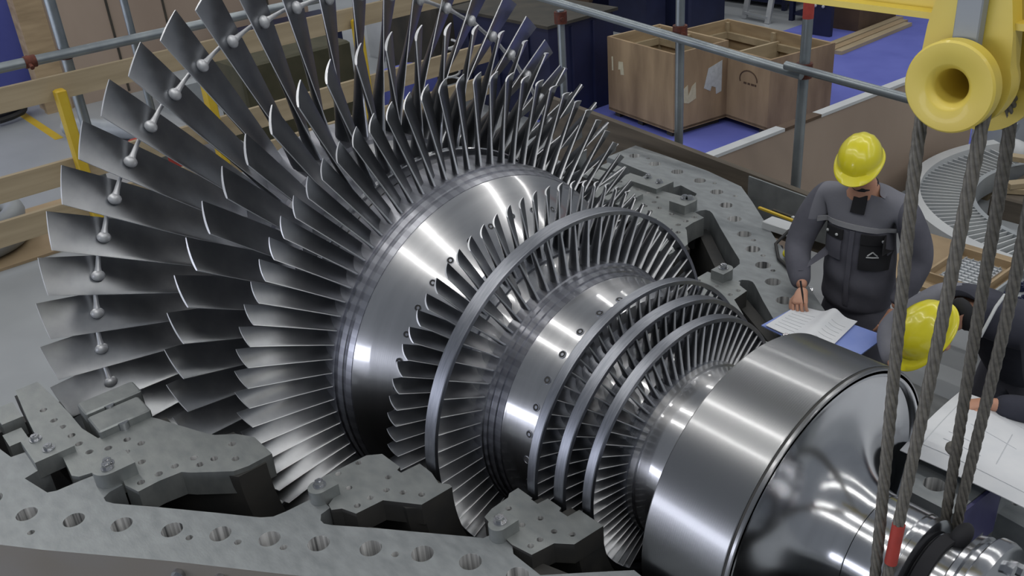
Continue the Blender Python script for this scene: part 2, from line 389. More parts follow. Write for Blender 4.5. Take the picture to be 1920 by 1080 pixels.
g1 = blade((-1.26,-3.2), (-1.54,3.4), (-1.240,-2.15), (-1.360,2.15), 0.97, 1.743, 0.17, 0.05, 0.030, 0.011, ns=11, edge=False, dr=0.026)
row('middle_blade_row', [(-1.64,0.96),(-1.64,0.995),(-1.60,1.0),(-1.26,1.030),(-1.22,1.028),(-1.22,0.97)], band_mat('root_band_middle', 54), 54, 72.58-6.6667*20, 'broad_blade', g1)
obj('root_platform', MB().lathe([(-1.25,1.0),(-1.25,1.062),(-1.245,1.066),(-1.215,1.064),(-1.21,1.058),(-1.21,1.0)], 160), M['polish'], bpy.data.objects['middle_blade_row'], None, 30)
g2 = blade((-0.868,-1.8), (-0.985,2.3), (-0.950,-1.75), (-1.000,1.75), 1.02, 1.523, 0.16, 0.10, 0.024, 0.008, dr=0.026)
row('first_low_pressure_blade_row', [(-1.14,0.98),(-1.14,1.035),(-0.875,1.046),(-0.860,1.043),(-0.858,1.034),(-0.835,1.034),(-0.832,1.038),(-0.800,1.030),(-0.797,1.022),(-0.775,1.020),(-0.772,1.024),(-0.738,1.013),(-0.736,0.99)], band_mat('root_band_front', 80), 80, 43.9-4.5*20, 'slim_blade', g2)
g3 = blade((-0.180,-2.5), (-0.30,2.8), (-0.222,-1.7), (-0.268,1.7), 0.74, 1.083, 0.18, 0.14, 0.022, 0.008, ns=7, dr=0.012)
row('unshrouded_blade_row', [(-0.365,0.70),(-0.365,0.766),(-0.17,0.752),(-0.165,0.70)], M['shroud'], 76, 40.3-4.7368*20, 'free_tip_blade', g3, -50, 200)
def shr(x0, x1, r, t=0.022): return [(x0,r-t),(x0,r-0.003),(x0+0.004,r),(x1-0.004,r),(x1,r-0.003),(x1,r-t)]
g4 = blade((0.010,-1.6), (-0.11,2.2), (-0.006,-1.8), (-0.076,2.2), 0.70, 0.985, 0.18, 0.12, 0.022, 0.012, ns=6)
row('tall_shrouded_blade_row', [(-0.14,0.68),(-0.14,0.722),(0.018,0.722),(0.022,0.714),(0.045,0.712),(0.047,0.704),(0.08,0.700),(0.082,0.690),(0.12,0.687),(0.122,0.675)], band_mat('root_band_tall', 64), 64, 2.0, 'shrouded_blade', g4, -55, 200, shroud=shr(-0.083,0.0,1.001))
for nm, x0, x1, r, rr, nn, ph, bn in (('upper_shrouded_blade_row',0.425,0.477,0.778,0.595,66,1.0,'upper_shrouded_blade'),('middle_shrouded_blade_row',0.556,0.617,0.730,0.535,66,3.0,'middle_shrouded_blade'),('lower_shrouded_blade_row',0.695,0.749,0.682,0.450,68,0.5,'lower_shrouded_blade')):
    g = blade((x1+0.008,-2.0), (x0-0.03,2.6), (x1-0.004,-2.1), (x0+0.006,2.3), rr, r-0.012, 0.18, 0.12, 0.018, 0.010, ns=5, nk=8)
    row(nm, [(x0-0.06,rr-0.03),(x0-0.06,rr+0.012),(x1+0.018,rr+0.012),(x1+0.022,rr+0.006),(x1+0.022,rr-0.03)], M['shroud'], nn, ph, bn, g, -50, 200, shroud=shr(x0,x1,r))

# ================================================================== OPEN LOWER CASING
casing = empty('turbine_casing', (0,0,-1.25), 'grey steel lower turbine casing with drilled split flange around the rotor', 'turbine casing')
fo = [(-2.38,2.965),(-2.0,2.94),(-1.5,2.89),(-1.10,2.80),(-0.853,2.614),(-0.355,2.21),(0.088,1.874),(0.60,1.47),(0.92,1.27),(1.35,1.22),(1.89,1.22)]
fi = [(1.89,0.80),(1.868,0.44),(1.64,0.445),(1.614,0.46),(1.561,0.79),(1.30,0.80),(1.12,0.79),(1.00,0.93),(0.865,1.09),(0.69,1.09),(0.646,1.06),(0.533,1.06),(0.521,1.123),(0.483,1.15),(0.292,1.30),(0.121,1.433),(-0.04,1.567),(-0.075,1.588),(-0.105,1.588),(-0.14,1.565),(-0.15,1.51),(-0.268,1.51),(-0.278,1.675),(-0.289,1.735),(-0.327,1.782),(-0.498,1.91),(-0.748,2.102),(-0.94,2.255),(-0.985,2.278),(-1.02,2.275),(-1.042,2.24),(-1.05,2.17),(-1.226,2.17),(-1.242,2.314),(-1.25,2.431),(-1.271,2.47),(-1.474,2.52),(-1.503,2.40),(-1.70,2.41),(-1.72,2.52),(-1.823,2.54),(-2.2,2.585),(-2.38,2.6)]
big = [(-2.212,2.774),(-1.95,2.742),(-1.687,2.723),(-1.425,2.69),(-1.175,2.595),(-0.960,2.44),(-0.760,2.283),(-0.550,2.122),(-0.360,1.969),(-0.166,1.82),(0.022,1.672),(0.216,1.52),(0.407,1.374),(0.594,1.253),(0.80,1.16),(1.05,1.08),(1.30,1.02),(1.708,0.564)]
small = [(-2.08,2.80),(-1.30,2.72),(-0.44,2.085),(-0.25,1.935),(0.325,1.462),(-1.02,2.62),(-0.07,1.80),(1.52,1.10)]
for sg in (-1, 1):
    f = obj('split_flange', MB().prism([(x,sg*y) for x,y in fo+fi], -0.30, 0.0), M['flange'], casing)
    d = MB()
    for x, y in big: d.cyl((x,sg*y,-0.5), (x,sg*y,0.2), 0.050, n=24)
    for x, y in small: d.cyl((x,sg*y,-0.12), (x,sg*y,0.2), 0.017, n=14)
    carve(f, d)
    f.data.materials.append(M['wallpaint']); ci = len(f.data.materials)-1
    for pl in f.data.polygons:
        if pl.material_index == 0 and pl.normal.y*sg > 0.3: pl.material_index = ci
    # outer wall under the flange
    inn = [(x+0.02, y-0.10) for x, y in fo]; out = [(x, y-0.04) for x, y in fo]
    wl = MB().prism([(x,sg*y) for x,y in out]+[(x,sg*y) for x,y in inn[::-1]], -1.15, -0.302)
    w_ = obj('side_wall', wl, M['wallpaint'], casing)
    for k in range(4):
        x = -0.335+0.165*k; y = 2.195-0.125*k
        nx, ny = 0.62, 0.785
        c = Vector((x, sg*y, -0.07)); nv = Vector((nx, sg*ny, 0))
        bt = MB().cyl(c-nv*0.01, c+nv*0.022, 0.030, n=20); bt.cyl(c+nv*0.022, c+nv*0.05, 0.018, n=6)
        obj('edge_bolt', bt, M['polish'], f, None, 30)
lo = MB().lathe([(-2.55,2.66),(-1.5,2.56),(-0.95,2.25),(-0.2,1.62),(0.6,1.12),(1.15,0.95),(1.9,0.85),(1.9,0.80),(1.15,0.88),(0.55,1.06),(-0.25,1.55),(-1.0,2.18),(-1.5,2.49),(-2.55,2.58)], 64, 184, 356, closed=True)
obj('lower_shell', lo, M['cast'], casing)
obj('added_end_wall', MB().prism([(-2.78,-2.95),(-2.70,-2.95),(-2.70,2.95),(-2.78,2.95)], -2.6, -0.40), M['cast'], casing)  # added plate closing the casing end so the interior stays dark
# end plate flange at the bearing side, a step lower
for sg in (-1, 1):
    lp = MB().prism([(x,sg*y) for x,y in [(1.92,0.56),(1.84,0.61),(1.85,1.03),(1.93,1.20),(2.6,1.20),(2.6,0.86),(2.02,0.86),(1.885,0.872)]][:], -0.42, -0.25)
    q = obj('bearing_ledge', lp, M['flange'], casing)
    carve(q, MB().cyl((1.915,sg*0.99,-0.35),(1.915,sg*0.99,0),0.014,n=12))
    e = MB(); e.add([(1.868,sg*0.44,-0.30),(1.895,sg*0.80,-0.30),(1.895,sg*0.80,-0.004),(1.868,sg*0.44,-0.004),(1.884,sg*0.44,-0.30),(1.911,sg*0.80,-0.30),(1.911,sg*0.80,-0.004),(1.884,sg*0.44,-0.004)], [(0,3,2,1),(4,5,6,7),(0,1,5,4),(1,2,6,5),(2,3,7,6),(3,0,4,7)])
    obj('painted_end_face', e, M['bluedark'], casing)

# ------------------------------------------------------------------ blade carriers
def carrier(label, base, prof, plate, thick, holes, hr):
    c = empty('blade_carrier', base, label, 'blade carrier', 'blade carriers in the casing')
    obj('carrier_shell', MB().lathe(prof, 72, 180.5, 359.5, closed=True), M['cast'], c)
    for sg in (-1, 1):
        f = obj('joint_plate', MB().prism([(x,sg*y) for x,y in plate], -thick, 0.012), M['plate'], c)
        d = MB()
        for x, y in holes: d.cyl((x,sg*y,-thick*0.8),(x,sg*y,0.2), hr, n=16)
        carve(f, d)
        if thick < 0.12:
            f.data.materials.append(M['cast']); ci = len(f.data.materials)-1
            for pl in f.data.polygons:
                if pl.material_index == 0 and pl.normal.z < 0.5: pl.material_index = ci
    return c
def bolt(parent, x, y, z, r=0.022, h=0.022, n=6):
    b = MB().cyl((x,y,z),(x,y,z+0.006), r*1.45, n=20); b.cyl((x,y,z+0.006),(x,y,z+h+0.006), r, n=n); b.cyl((x,y,z+h+0.006),(x,y,z+h+0.010), r*0.5, n=12)
    return obj('bolt', b, M['polish'], parent, None, 30)
def key(parent, cx, cy, sx, sy, z0, z1, roundend=True, bolts=(), m=None):
    # support key: a small block with one rounded end and its bolts
    pts = []
    sg = 1 if cy > 0 else -1
    if roundend:
        for i in range(13):
            a = PI*i/12; pts.append((cx+sx*math.cos(a), cy+sg*(sy*0.35+sx*math.sin(a))))
        pts += [(cx-sx, cy-sg*sy), (cx+sx, cy-sg*sy)]
    else: pts = [(cx-sx,cy-sy),(cx+sx,cy-sy),(cx+sx,cy+sy),(cx-sx,cy+sy)]
    k = obj('support_key', MB().prism(pts, z0, z1), m or M['plate'], parent)
    for x, y in bolts: bolt(k, x, y, z1)
    return k
c1 = carrier('largest blade carrier, around the long free-standing blades', (-1.5,-2.2,0),
  [(-2.37,2.20),(-2.37,2.33),(-1.5,2.24),(-0.95,1.88),(-0.700,1.715),(-0.700,1.56),(-1.07,1.56),(-1.12,1.77),(-1.48,1.77),(-1.50,2.17),(-2.2,2.17)],
  [(-2.371,2.315),(-2.0,2.352),(-1.84,2.363),(-1.70,2.30),(-1.596,2.275),(-1.526,2.317),(-1.299,2.337),(-1.262,2.312),(-1.24,2.23),(-1.20,2.14),(-1.022,2.165),(-0.923,2.136),(-0.928,2.026),(-0.913,1.916),(-0.874,1.885),(-0.725,1.723),(-0.709,1.65),(-0.714,1.515),(-0.91,1.515),(-1.005,1.57),(-1.085,1.659),(-1.122,1.68),(-1.19,1.71),(-1.45,1.815),(-1.511,1.844),(-1.523,2.125),(-1.68,2.157),(-1.9,2.16),(-2.153,2.172),(-2.371,2.19)],
  0.13, [(-2.029,2.257),(-1.878,2.246),(-1.777,2.232),(-1.657,2.221),(-1.548,2.217),(-1.434,2.201),(-1.392,2.116),(-1.394,2.015),(-1.304,1.972),(-1.289,2.059),(-1.144,2.032),(-0.983,2.006),(-0.984,2.098),(-0.984,1.921),(-0.978,1.823),(-0.893,1.748),(-0.812,1.669),(-0.901,1.822),(-0.942,1.626)], 0.020)
for sg in (-1,1):
    key(c1, -1.135, sg*2.165, 0.075, 0.085, -0.06, 0.085, True, [(-1.15,sg*2.185),(-1.115,sg*2.20)])
    key(c1, -1.62, sg*2.35, 0.13, 0.10, -0.05, 0.05, False, [(-1.70,sg*2.385),(-1.56,sg*2.36)])
    # stator ring ends that stand proud of the joint plate
    for (x0,x1,y0,y1,h) in ((-1.845,-1.70,1.80,2.115,0.075),(-1.69,-1.50,1.83,2.115,0.06)):
        s = obj('stator_ring_end', MB().bbox(x0,x1,min(sg*y0,sg*y1),max(sg*y0,sg*y1),-0.2,h,0.008), M['plate'], c1)
        xm = (x0+x1)/2
        obj('clamp_screw', MB().cyl((x1-0.01,sg*(y1-0.13),-0.02),(x1-0.01,sg*(y1-0.13),h-0.004),0.03,n=16), M['polish'], s)
c2 = carrier('middle blade carrier, beside the single tall shrouded row', (-0.1,-1.3,0),
  [(-0.355,1.18),(-0.355,1.30),(0.10,1.25),(0.155,1.19),(0.156,1.02),(0.05,1.025),(-0.10,1.025),(-0.108,1.135),(-0.145,1.133),(-0.15,1.11),(-0.30,1.12)],
  [(-0.348,1.178),(-0.36,1.489),(-0.322,1.495),(-0.29,1.46),(-0.19,1.46),(-0.16,1.51),(-0.118,1.519),(-0.091,1.479),(-0.013,1.45),(-0.001,1.308),(0.155,1.196),(0.156,1.018),(0.131,1.015),(0.086,1.047),(0.0,1.025),(-0.10,1.025),(-0.108,1.131),(-0.138,1.133),(-0.149,1.11),(-0.30,1.115)],
  0.11, [(-0.325,1.238),(-0.326,1.357),(-0.195,1.375),(-0.125,1.195),(-0.052,1.255),(0.02,1.208),(0.096,1.153),(-0.06,1.341),(-0.056,1.416)], 0.016)
for sg in (-1,1):
    key(c1, -2.14, sg*2.42, 0.10, 0.055, -0.10, 0.02, False); key(c1, -1.93, sg*2.445, 0.07, 0.05, -0.16, -0.02, False)
for sg in (-1,1): key(c2, -0.235, sg*1.49, 0.05, 0.06, -0.06, 0.075, True, [(-0.24,sg*1.50)])
c3 = carrier('smallest blade carrier, beside the three close shrouded rows', (0.6,-0.95,0),
  [(0.387,0.80),(0.387,0.93),(0.70,0.90),(0.84,0.85),(0.85,0.705),(0.645,0.705),(0.64,0.755),(0.50,0.755),(0.49,0.80)],
  [(0.386,0.80),(0.386,0.855),(0.404,0.877),(0.409,0.978),(0.429,1.040),(0.487,1.05),(0.652,1.066),(0.76,1.045),(0.777,0.929),(0.843,0.871),(0.851,0.70),(0.763,0.702),(0.70,0.702),(0.694,0.77),(0.641,0.772),(0.632,0.752),(0.541,0.752),(0.534,0.81),(0.489,0.81),(0.488,0.80)],
  0.10, [(0.463,0.924),(0.47,1.0),(0.59,0.952),(0.615,0.865),(0.722,0.878),(0.792,0.834),(0.716,0.957),(0.716,1.012)], 0.015)
for sg in (-1,1): key(c3, 0.565, sg*1.045, 0.045, 0.06, -0.06, 0.075, True, [(0.56,sg*1.05)])
# ================================================================== BARRIERS, TUBES, BOARDS
obj('exhaust_lip', MB().tube([(-4.15,-3.6,-1.98),(-4.15,3.6,-1.98)], 0.74, 48), M['floor'], casing)
def board(label, name, b, m, cat, group=None): return thing(name, b, m, label, cat, group)
board('upper pine guard board behind the long blades, topmost of three', 'guard_board', MB().box(-7.24,-7.18,-3.6,5.2,0.38,0.62), M['pine'], 'guard board', 'boards of the rear barrier')
board('middle pine guard board behind the long blades, beneath the topmost', 'guard_board', MB().box(-7.24,-7.18,-3.6,5.2,-0.50,-0.245), M['pine'], 'guard board', 'boards of the rear barrier')
board('lowest pine guard board, in front of the plywood sheet and grey coil', 'guard_board', MB().box(-7.24,-7.18,-3.6,5.2,-0.95,-0.69), M['pine'], 'guard board', 'boards of the rear barrier')
thing('plywood_sheet', MB().box(-8.9,-7.33,-3.2,-0.30,-1.25,-1.22), M['ply'], 'plywood sheet on the floor under the grey ring coil', 'plywood sheet')
c = MB()
for z in (-1.10, -0.90): c.tube([(-8.15+0.52*math.cos(a), -1.55+0.52*math.sin(a), z) for a in [2*PI*i/40 for i in range(40)]], 0.115, 14, closed=True)
thing('ring_coil', c, M['grey'], 'grey coil of two stacked rings on the plywood sheet at left', 'coil')
def clamp(parent, c, ax):
    b = MB(); c = Vector(c); ax = Vector(ax).normalized()
    b.tube([c-ax*0.055, c+ax*0.055], 0.062, 14)
    sd = ax.cross(Vector((0.3,0.5,0.8))).normalized()
    b.cyl(c+sd*0.03-ax*0.02, c+sd*0.12-ax*0.02, 0.022, n=8); b.cyl(c-sd*0.03, c-sd*0.10, 0.018, n=6)
    return obj('clamp', b, M['rust'], parent)
def tube(label, a, b, r=0.034, clamps=(), name='scaffold_tube', mats=None, group='scaffold tubes'):
    o = thing(name, MB().tube([a,b], r, 16), mats or M['tube'], label, 'scaffold tube', group)
    ax = Vector(b)-Vector(a)
    for t in clamps: clamp(o, Vector(a)+ax*t, ax)
    return o
tube('long horizontal scaffold tube above the rear pine boards', (-7.30,-3.5,0.785), (-7.30,4.6,0.785), 0.052, (0.3605,))
tube('scaffold upright crossing the rear tube in front of the large birch crate', (-7.42,-0.20,-1.25), (-7.42,-0.20,2.2), 0.055, (0.584,))
tube('thin scaffold upright at the right side of the large birch crate', (-7.5,0.55,-1.25), (-7.5,0.55,2.2), 0.04)
def mixtube(label, a, b, zc, r=0.045, clamps=()):
    t = MB().tube([a,(a[0],a[1],zc)], r, 16); t.cur = 1; t.tube([(a[0],a[1],zc),b], r*1.02, 16)
    o = thing('scaffold_tube', t, [M['tube'],M['red']], label, 'scaffold tube', 'scaffold tubes')
    for z in clamps: clamp(o, (a[0],a[1],z), (0,0,1))
    return o
mixtube('scaffold upright with a red painted top, right of the crates', (-0.92,3.27,-1.25), (-0.92,3.27,2.2), 1.235, 0.04, (0.845,))
tube('scaffold upright in front of the left open crate', (-2.145,3.27,-1.25), (-2.145,3.27,2.2), 0.038, (0.644,))
tube('scaffold upright at the edge of the navy cabinet', (-3.62,3.27,-1.25), (-3.62,3.27,0.98), 0.036, (0.97,))
tube('sloping horizontal scaffold tube passing in front of the crates', (-4.4,3.185,1.15), (-0.88,3.185,0.835), 0.036)
tube('short scaffold tube running from the red-topped upright to the yellow pulley', (-0.99,3.13,0.905), (0.75,3.13,0.78), 0.033)
for lab, y in (('yellow barrier post at the far left by the board end', -0.44), ('yellow barrier post glimpsed between blades, middle of three', 1.08), ('yellow barrier post behind the upright blades, rightmost of three', 3.10)):
    p = thing('barrier_post', MB().bbox(-7.16,-7.04,y-0.055,y+0.055,-1.25,0.50,0.015), M['postyellow'], lab, 'post', 'yellow posts of the rear barrier')
    obj('base_plate', MB().box(-7.22,-6.98,y-0.12,y+0.12,-1.25,-1.235), M['postyellow'], p)
thing('floor_stripe', MB().box(-13.7,-11.5,0.38,0.50,-1.25,-1.246), M['postyellow'], 'painted yellow line on the grey floor behind the top guard board', 'floor line')
# plank, sheet metal and plywood barrier on the far side
k = MB(); k.box8([(-3.6,3.02,-0.42),(-0.10,3.02,-0.48),(-0.10,3.08,-0.48),(-3.6,3.08,-0.42),(-3.6,3.02,0.205),(-0.10,3.02,-0.065),(-0.10,3.08,-0.065),(-3.6,3.08,0.205)])
thing('toe_plank', k, M['oldplank'], 'dark weathered plank on edge behind the far casing flange', 'plank')
k = MB(); k.box8([(-1.12,2.915,-0.32),(-0.30,2.915,-0.32),(-0.30,2.93,-0.32),(-1.12,2.93,-0.32),(-1.12,2.915,0.045),(-0.30,2.915,-0.005),(-0.30,2.93,-0.005),(-1.12,2.93,0.045)])
thing('metal_sheet', k, M['flange'], 'grey metal sheet standing against the dark plank beside the worker', 'metal sheet')
bar = MB(); 
def L2(y): return -1.706+(y-3.05)*0.0587
bar.box8([(L2(3.1),3.1,-1.25),(L2(7.4),7.4,-1.25),(L2(7.4)-0.04,7.4,-1.25),(L2(3.1)-0.04,3.1,-1.25),(L2(3.1),3.1,-0.03),(L2(7.4),7.4,-0.03),(L2(7.4)-0.04,7.4,-0.03),(L2(3.1)-0.04,3.1,-0.03)])
bo = thing('plywood_barrier', bar, M['pinkply'], 'waist-high plywood barrier between the blue mat and the worker', 'barrier')
for y0, y1, m in ((3.1,4.12,'light'),(4.12,4.64,'brown'),(4.64,7.4,'light')):
    e = MB(); e.box8([(L2(y0)+0.01,y0,-0.03),(L2(y1)+0.01,y1,-0.03),(L2(y1)-0.09,y1,-0.03),(L2(y0)-0.09,y0,-0.03),(L2(y0)+0.01,y0,0.0),(L2(y1)+0.01,y1,0.0),(L2(y1)-0.09,y1,0.0),(L2(y0)-0.09,y0,0.0)])
    obj('top_strip', e, M[m], bo)
thing('blue_floor_mat', MB().box(-6.6,-1.6,5.3,13.6,-1.25,-1.238), M['blue'], 'bright blue mat covering the floor under the crates', 'floor mat')

# ================================================================== CRATES
def crate(label, corner, ux, lx, ly, h, t=0.035, name='wooden_crate'):
    # corner: front corner nearest the camera; ux: unit vector of one side; open top
    cx, cy = corner; ux = Vector((ux[0],ux[1],0)).normalized(); uy = Vector((-ux.y,ux.x,0)); o = Vector((cx,cy,-1.25)); up = Vector((0,0,1))
    e = empty(name, tuple(o+ux*lx/2*-1+uy*ly/2), label, 'crate', 'open crates on the blue mat')
    P = lambda a, b, z: o-ux*a+uy*b+up*z
    def panel(nm, a0,a1,b0,b1,z0,z1,m): return obj(nm, MB().box8([P(a0,b0,z0),P(a0,b1,z0),P(a1,b1,z0),P(a1,b0,z0),P(a0,b0,z1),P(a0,b1,z1),P(a1,b1,z1),P(a1,b0,z1)]), m, e)
    z0 = 0.10
    fr = panel('side_panel', 0,lx,0,t,z0,h,M['plyv']); rt = panel('side_panel', 0,t,t,ly,z0,h,M['plyv'])
    bk = panel('side_panel', t,lx,ly-t,ly,z0,h,M['ply']); lf = panel('side_panel', lx-t,lx,t,ly-t,z0,h,M['ply'])
    panel('bottom_panel', 0,lx,0,ly,z0-0.01,z0+0.03,M['plyv'])
    for a in (0.08, lx/2, lx-0.18): panel('skid', a,a+0.10,0.05,ly-0.05,0,z0-0.01,M['dark'])  # skid colour kept dark to paint the shade under the crate
    # inside battens round the rim and in the corners
    zb = h-0.16
    panel('batten', t,t+0.05,t,ly-t,zb-0.09,zb,M['pine']); panel('batten', lx-t-0.05,lx-t,t,ly-t,zb-0.09,zb,M['pine'])
    panel('batten', t+0.05,lx-t-0.05,ly-t-0.05,ly-t,zb-0.09,zb,M['pine'])
    for a in (t, lx*0.5, lx-t-0.05): panel('batten', a,a+0.06,ly-t-0.045,ly-t,z0+0.03,h-0.03,M['pine'])
    return e, P, fr, rt
e1, P1, fr1, rt1 = crate('left open plywood crate with torn labels on its sides', (-4.494,5.902), (0.99,-0.14), 1.33, 0.90, 1.09)
def sheet_on(parent, P, side, poly, m, name='torn_label', off=0.004):
    # flat paper stuck on a crate side: side 'f' (along a) or 'r' (along b)
    vs = []; n = len(poly)
    for d in (0.001, off):
        for a, z in poly: vs.append(P(a,-d,z) if side == 'f' else P(-d,a,z))
    fs = [tuple(range(n)), tuple(range(2*n-1,n-1,-1))]+[(i,(i+1)%n,n+(i+1)%n,n+i) for i in range(n)]
    return obj(name, MB().add(vs, fs), m, parent)
M['label'] = mat('pale_label', rgb(196,190,164), 0, 0.8, rgb(182,176,150), 30)
M['labelw'] = mat('white_label', rgb(186,192,192), 0, 0.8, rgb(172,178,178), 30)
sheet_on(fr1, P1, 'f', [(1.09,0.80),(1.00,0.81),(0.98,0.64),(1.05,0.63),(1.06,0.70),(1.10,0.69)], M['label'])
sheet_on(fr1, P1, 'f', [(1.24,0.84),(1.21,0.845),(1.205,0.66),(1.235,0.655)], M['label'])
sheet_on(rt1, P1, 'r', [(0.16,0.62),(0.23,0.66),(0.24,0.52),(0.30,0.63),(0.36,0.67),(0.37,0.46),(0.25,0.42),(0.17,0.44)], M['label'])
sheet_on(rt1, P1, 'r', [(0.50,0.56),(0.57,0.80),(0.80,0.86),(0.80,0.46),(0.71,0.44),(0.70,0.53),(0.63,0.56),(0.61,0.50)], M['labelw'])
e2, P2, fr2, rt2 = crate('right open plywood crate with a stencilled ring mark', (-3.638,6.674), (0.99,-0.16), 1.95, 1.10, 0.98)
# divider inside and stencil ring on the front side
obj('divider', MB().box8([P2(0.9,0.04,0.2),P2(0.9,1.06,0.2),P2(0.94,1.06,0.2),P2(0.94,0.04,0.2),P2(0.9,0.04,0.85),P2(0.9,1.06,0.85),P2(0.94,1.06,0.85),P2(0.94,0.04,0.85)]), M['pine'], e2)
ring = MB(); cx, cz = 0.36, 0.66
pts = [(cx+0.15*math.cos(a), cz+0.115*math.sin(a)) for a in [PI*i/24-0.35 for i in range(28)]]
ring.tube([P2(a,-0.003,z) for a, z in pts], 0.008, 6)
for a, wdt in ((0.44,0.05),(0.37,0.04),(0.31,0.05),(0.25,0.03)): ring.box8([P2(a,-0.004,0.60),P2(a-wdt,-0.004,0.60),P2(a-wdt,0.0,0.60),P2(a,0.0,0.60),P2(a,-0.004,0.625),P2(a-wdt,-0.004,0.625),P2(a-wdt,0.0,0.625),P2(a,0.0,0.625)])
obj('stencil_mark', ring, M['stamp'], fr2)
# big birch box at the left
e = empty('birch_crate', (-14,2.3,-1.25), 'large tall birch-panelled crate behind the rear scaffold at left', 'crate')
obj('side_panel', MB().box(-13.06,-13.0,0.76,5.6,-1.25,3.6), M['pinkply'], e)
obj('corner_post', MB().box(-13.10,-12.96,0.72,1.12,-1.25,3.6), M['ply'], e)
obj('side_panel', MB().box(-13.5,-13.06,0.76,0.82,-1.25,3.6), M['ply'], e)
obj('side_panel', MB().box(-13.5,-13.44,0.82,5.6,-1.25,3.6), M['pinkply'], e)
obj('side_panel', MB().box(-13.44,-13.06,5.54,5.6,-1.25,3.6), M['pinkply'], e)
for y in (2.05, 2.95, 3.9, 4.8): obj('seam_strip', MB().box(-13.0,-12.985,y,y+0.035,-1.2,3.6), M['dark'], e)
obj('cross_batten', MB().bar((-12.97,2.5,1.9),(-12.97,5.4,0.35),0.05,0.16,(1,0,0)), M['grey'], e)
obj('cross_batten', MB().bar((-12.97,2.9,1.5),(-12.97,5.4,0.15),0.04,0.07,(1,0,0)), M['light'], e)
thing('tarpaulin_pile', MB().bbox(-16.2,-14.2,-2.6,1.6,-1.25,2.6,0.3), M['blue'], 'blue tarpaulin-covered pile at the far left behind the birch crate', 'tarpaulin', smooth=60)
thing('dark_hose_bundle', MB().tube([(-13.2+0.25*math.cos(a)*(1+a*0.03), 0.0+0.45*math.sin(a), -1.15+0.02*a) for a in [0.5*i for i in range(30)]], 0.06, 8), M['rubber'], 'dark hose bundle on the floor below the blue tarpaulin', 'hose')

# ================================================================== TIMBER, RACKS AND GOODS BEHIND
for i, (lab, dx, m, z) in enumerate((('pine board on the blue mat, leftmost and palest of three', 0.0, 'pine', 0.0), ('pine board on the blue mat, middle of three', 0.17, 'ply', 0.0), ('pine board on the blue mat, nearest the open blue area', 0.33, 'pine', 0.0))):
    b = MB(); p0 = Vector((-5.36+dx,10.42-0.02*i,-1.21)); p1 = Vector((-5.42+dx,12.85-0.15*i,-1.21)); b.bar(p0,p1,0.13,0.06)
    thing('timber_board', b, M[m], lab, 'board', 'boards lying on the blue mat')
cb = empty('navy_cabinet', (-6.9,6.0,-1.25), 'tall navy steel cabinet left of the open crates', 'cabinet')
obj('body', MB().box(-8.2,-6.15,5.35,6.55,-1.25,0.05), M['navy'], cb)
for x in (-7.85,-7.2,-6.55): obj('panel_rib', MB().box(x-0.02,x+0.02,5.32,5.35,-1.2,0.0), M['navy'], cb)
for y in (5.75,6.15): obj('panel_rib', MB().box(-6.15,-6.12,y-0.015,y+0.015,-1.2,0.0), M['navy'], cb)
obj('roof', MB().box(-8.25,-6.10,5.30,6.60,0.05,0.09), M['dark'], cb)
def rack(label, x0, x1, y0, y1, h, m, shelves, goods):
    e = empty('storage_rack', ((x0+x1)/2,(y0+y1)/2,-1.25), label, 'rack', 'storage racks at the back')
    for x in (x0,x1):
        for y in (y0,y1): obj('upright', MB().box(x-0.04,x+0.04,y-0.04,y+0.04,-1.25,-1.25+h), M['navy'], e)
    obj('back_panel', MB().box(x0,x1,y1,y1+0.03,-1.2,-1.25+h), M['navy'], e)
    for z in shelves: obj('shelf', MB().box(x0,x1,y0,y1,-1.25+z,-1.21+z), M['navy'], e)
    for (a0,a1,z,hh,mm) in goods:
        pass
    return e
rack('navy storage rack behind the white ladder', -10.6, -7.5, 12.45, 13.2, 2.6, 'navy', (0.1,0.8,1.5,2.2), ())
rack('navy storage rack right of the white ladder', -6.95, -6.25, 11.9, 12.7, 2.4, 'navy', (0.1,0.7,1.3,1.9), ())
rack('long dark rack behind the navy cabinet', -14.5, -9.6, 10.2, 11.0, 2.2, 'navy', (0.1,0.8,1.5), ())
# tall tool panel with round white knobs and a brown machine beside it
e = empty('tool_panel', (-5.85,11.35,-1.25), 'dark blue tool panel with rows of white knobs', 'tool panel')
obj('board', MB().box(-6.15,-5.72,11.2,11.28,-1.25,0.55), M['navy'], e)
for i in range(8):
    for x in (-6.02,-5.87): obj('knob', MB().ball((x,11.18,-0.75+0.16*i), 0.028, 8, 6), M['light'], e)
e = empty('brown_machine', (-5.2,12.2,-1.25), 'brown machine block with papers on top beside the tool panel', 'machine')
obj('body', MB().bbox(-6.15,-5.50,11.75,12.9,-1.25,-0.42,0.04), M['brown'], e)
thing('paper_stack', MB().box(-6.05,-5.6,11.85,12.5,-0.42,-0.39), M['labelw'], 'white papers lying on the brown machine', 'papers')
e = empty('mesh_fence', (-4.6,13.6,-1.25), 'pale wire fence panel at the end of the blue mat', 'fence')
obj('frame', MB().box(-4.95,-4.88,13.6,13.66,-1.25,0.2).box(-3.65,-3.58,13.6,13.66,-1.25,0.2).box(-4.95,-3.58,13.6,13.66,0.14,0.2), M['navy'], e)
for i in range(13): obj('wire', MB().cyl((-4.82+0.095*i,13.63,-1.2),(-4.82+0.095*i,13.63,0.15),0.012,n=6), M['light'], e)
thing('white_bin', MB().bbox(-4.45,-3.75,12.7,13.2,-1.25,-0.75,0.04), M['light'], 'white bin standing at the far end of the blue mat', 'bin')
thing('dark_bin', MB().bbox(-3.6,-3.0,12.6,13.2,-1.25,-0.85,0.04), M['navy'], 'dark bin beside the white bin at the mat end', 'bin')
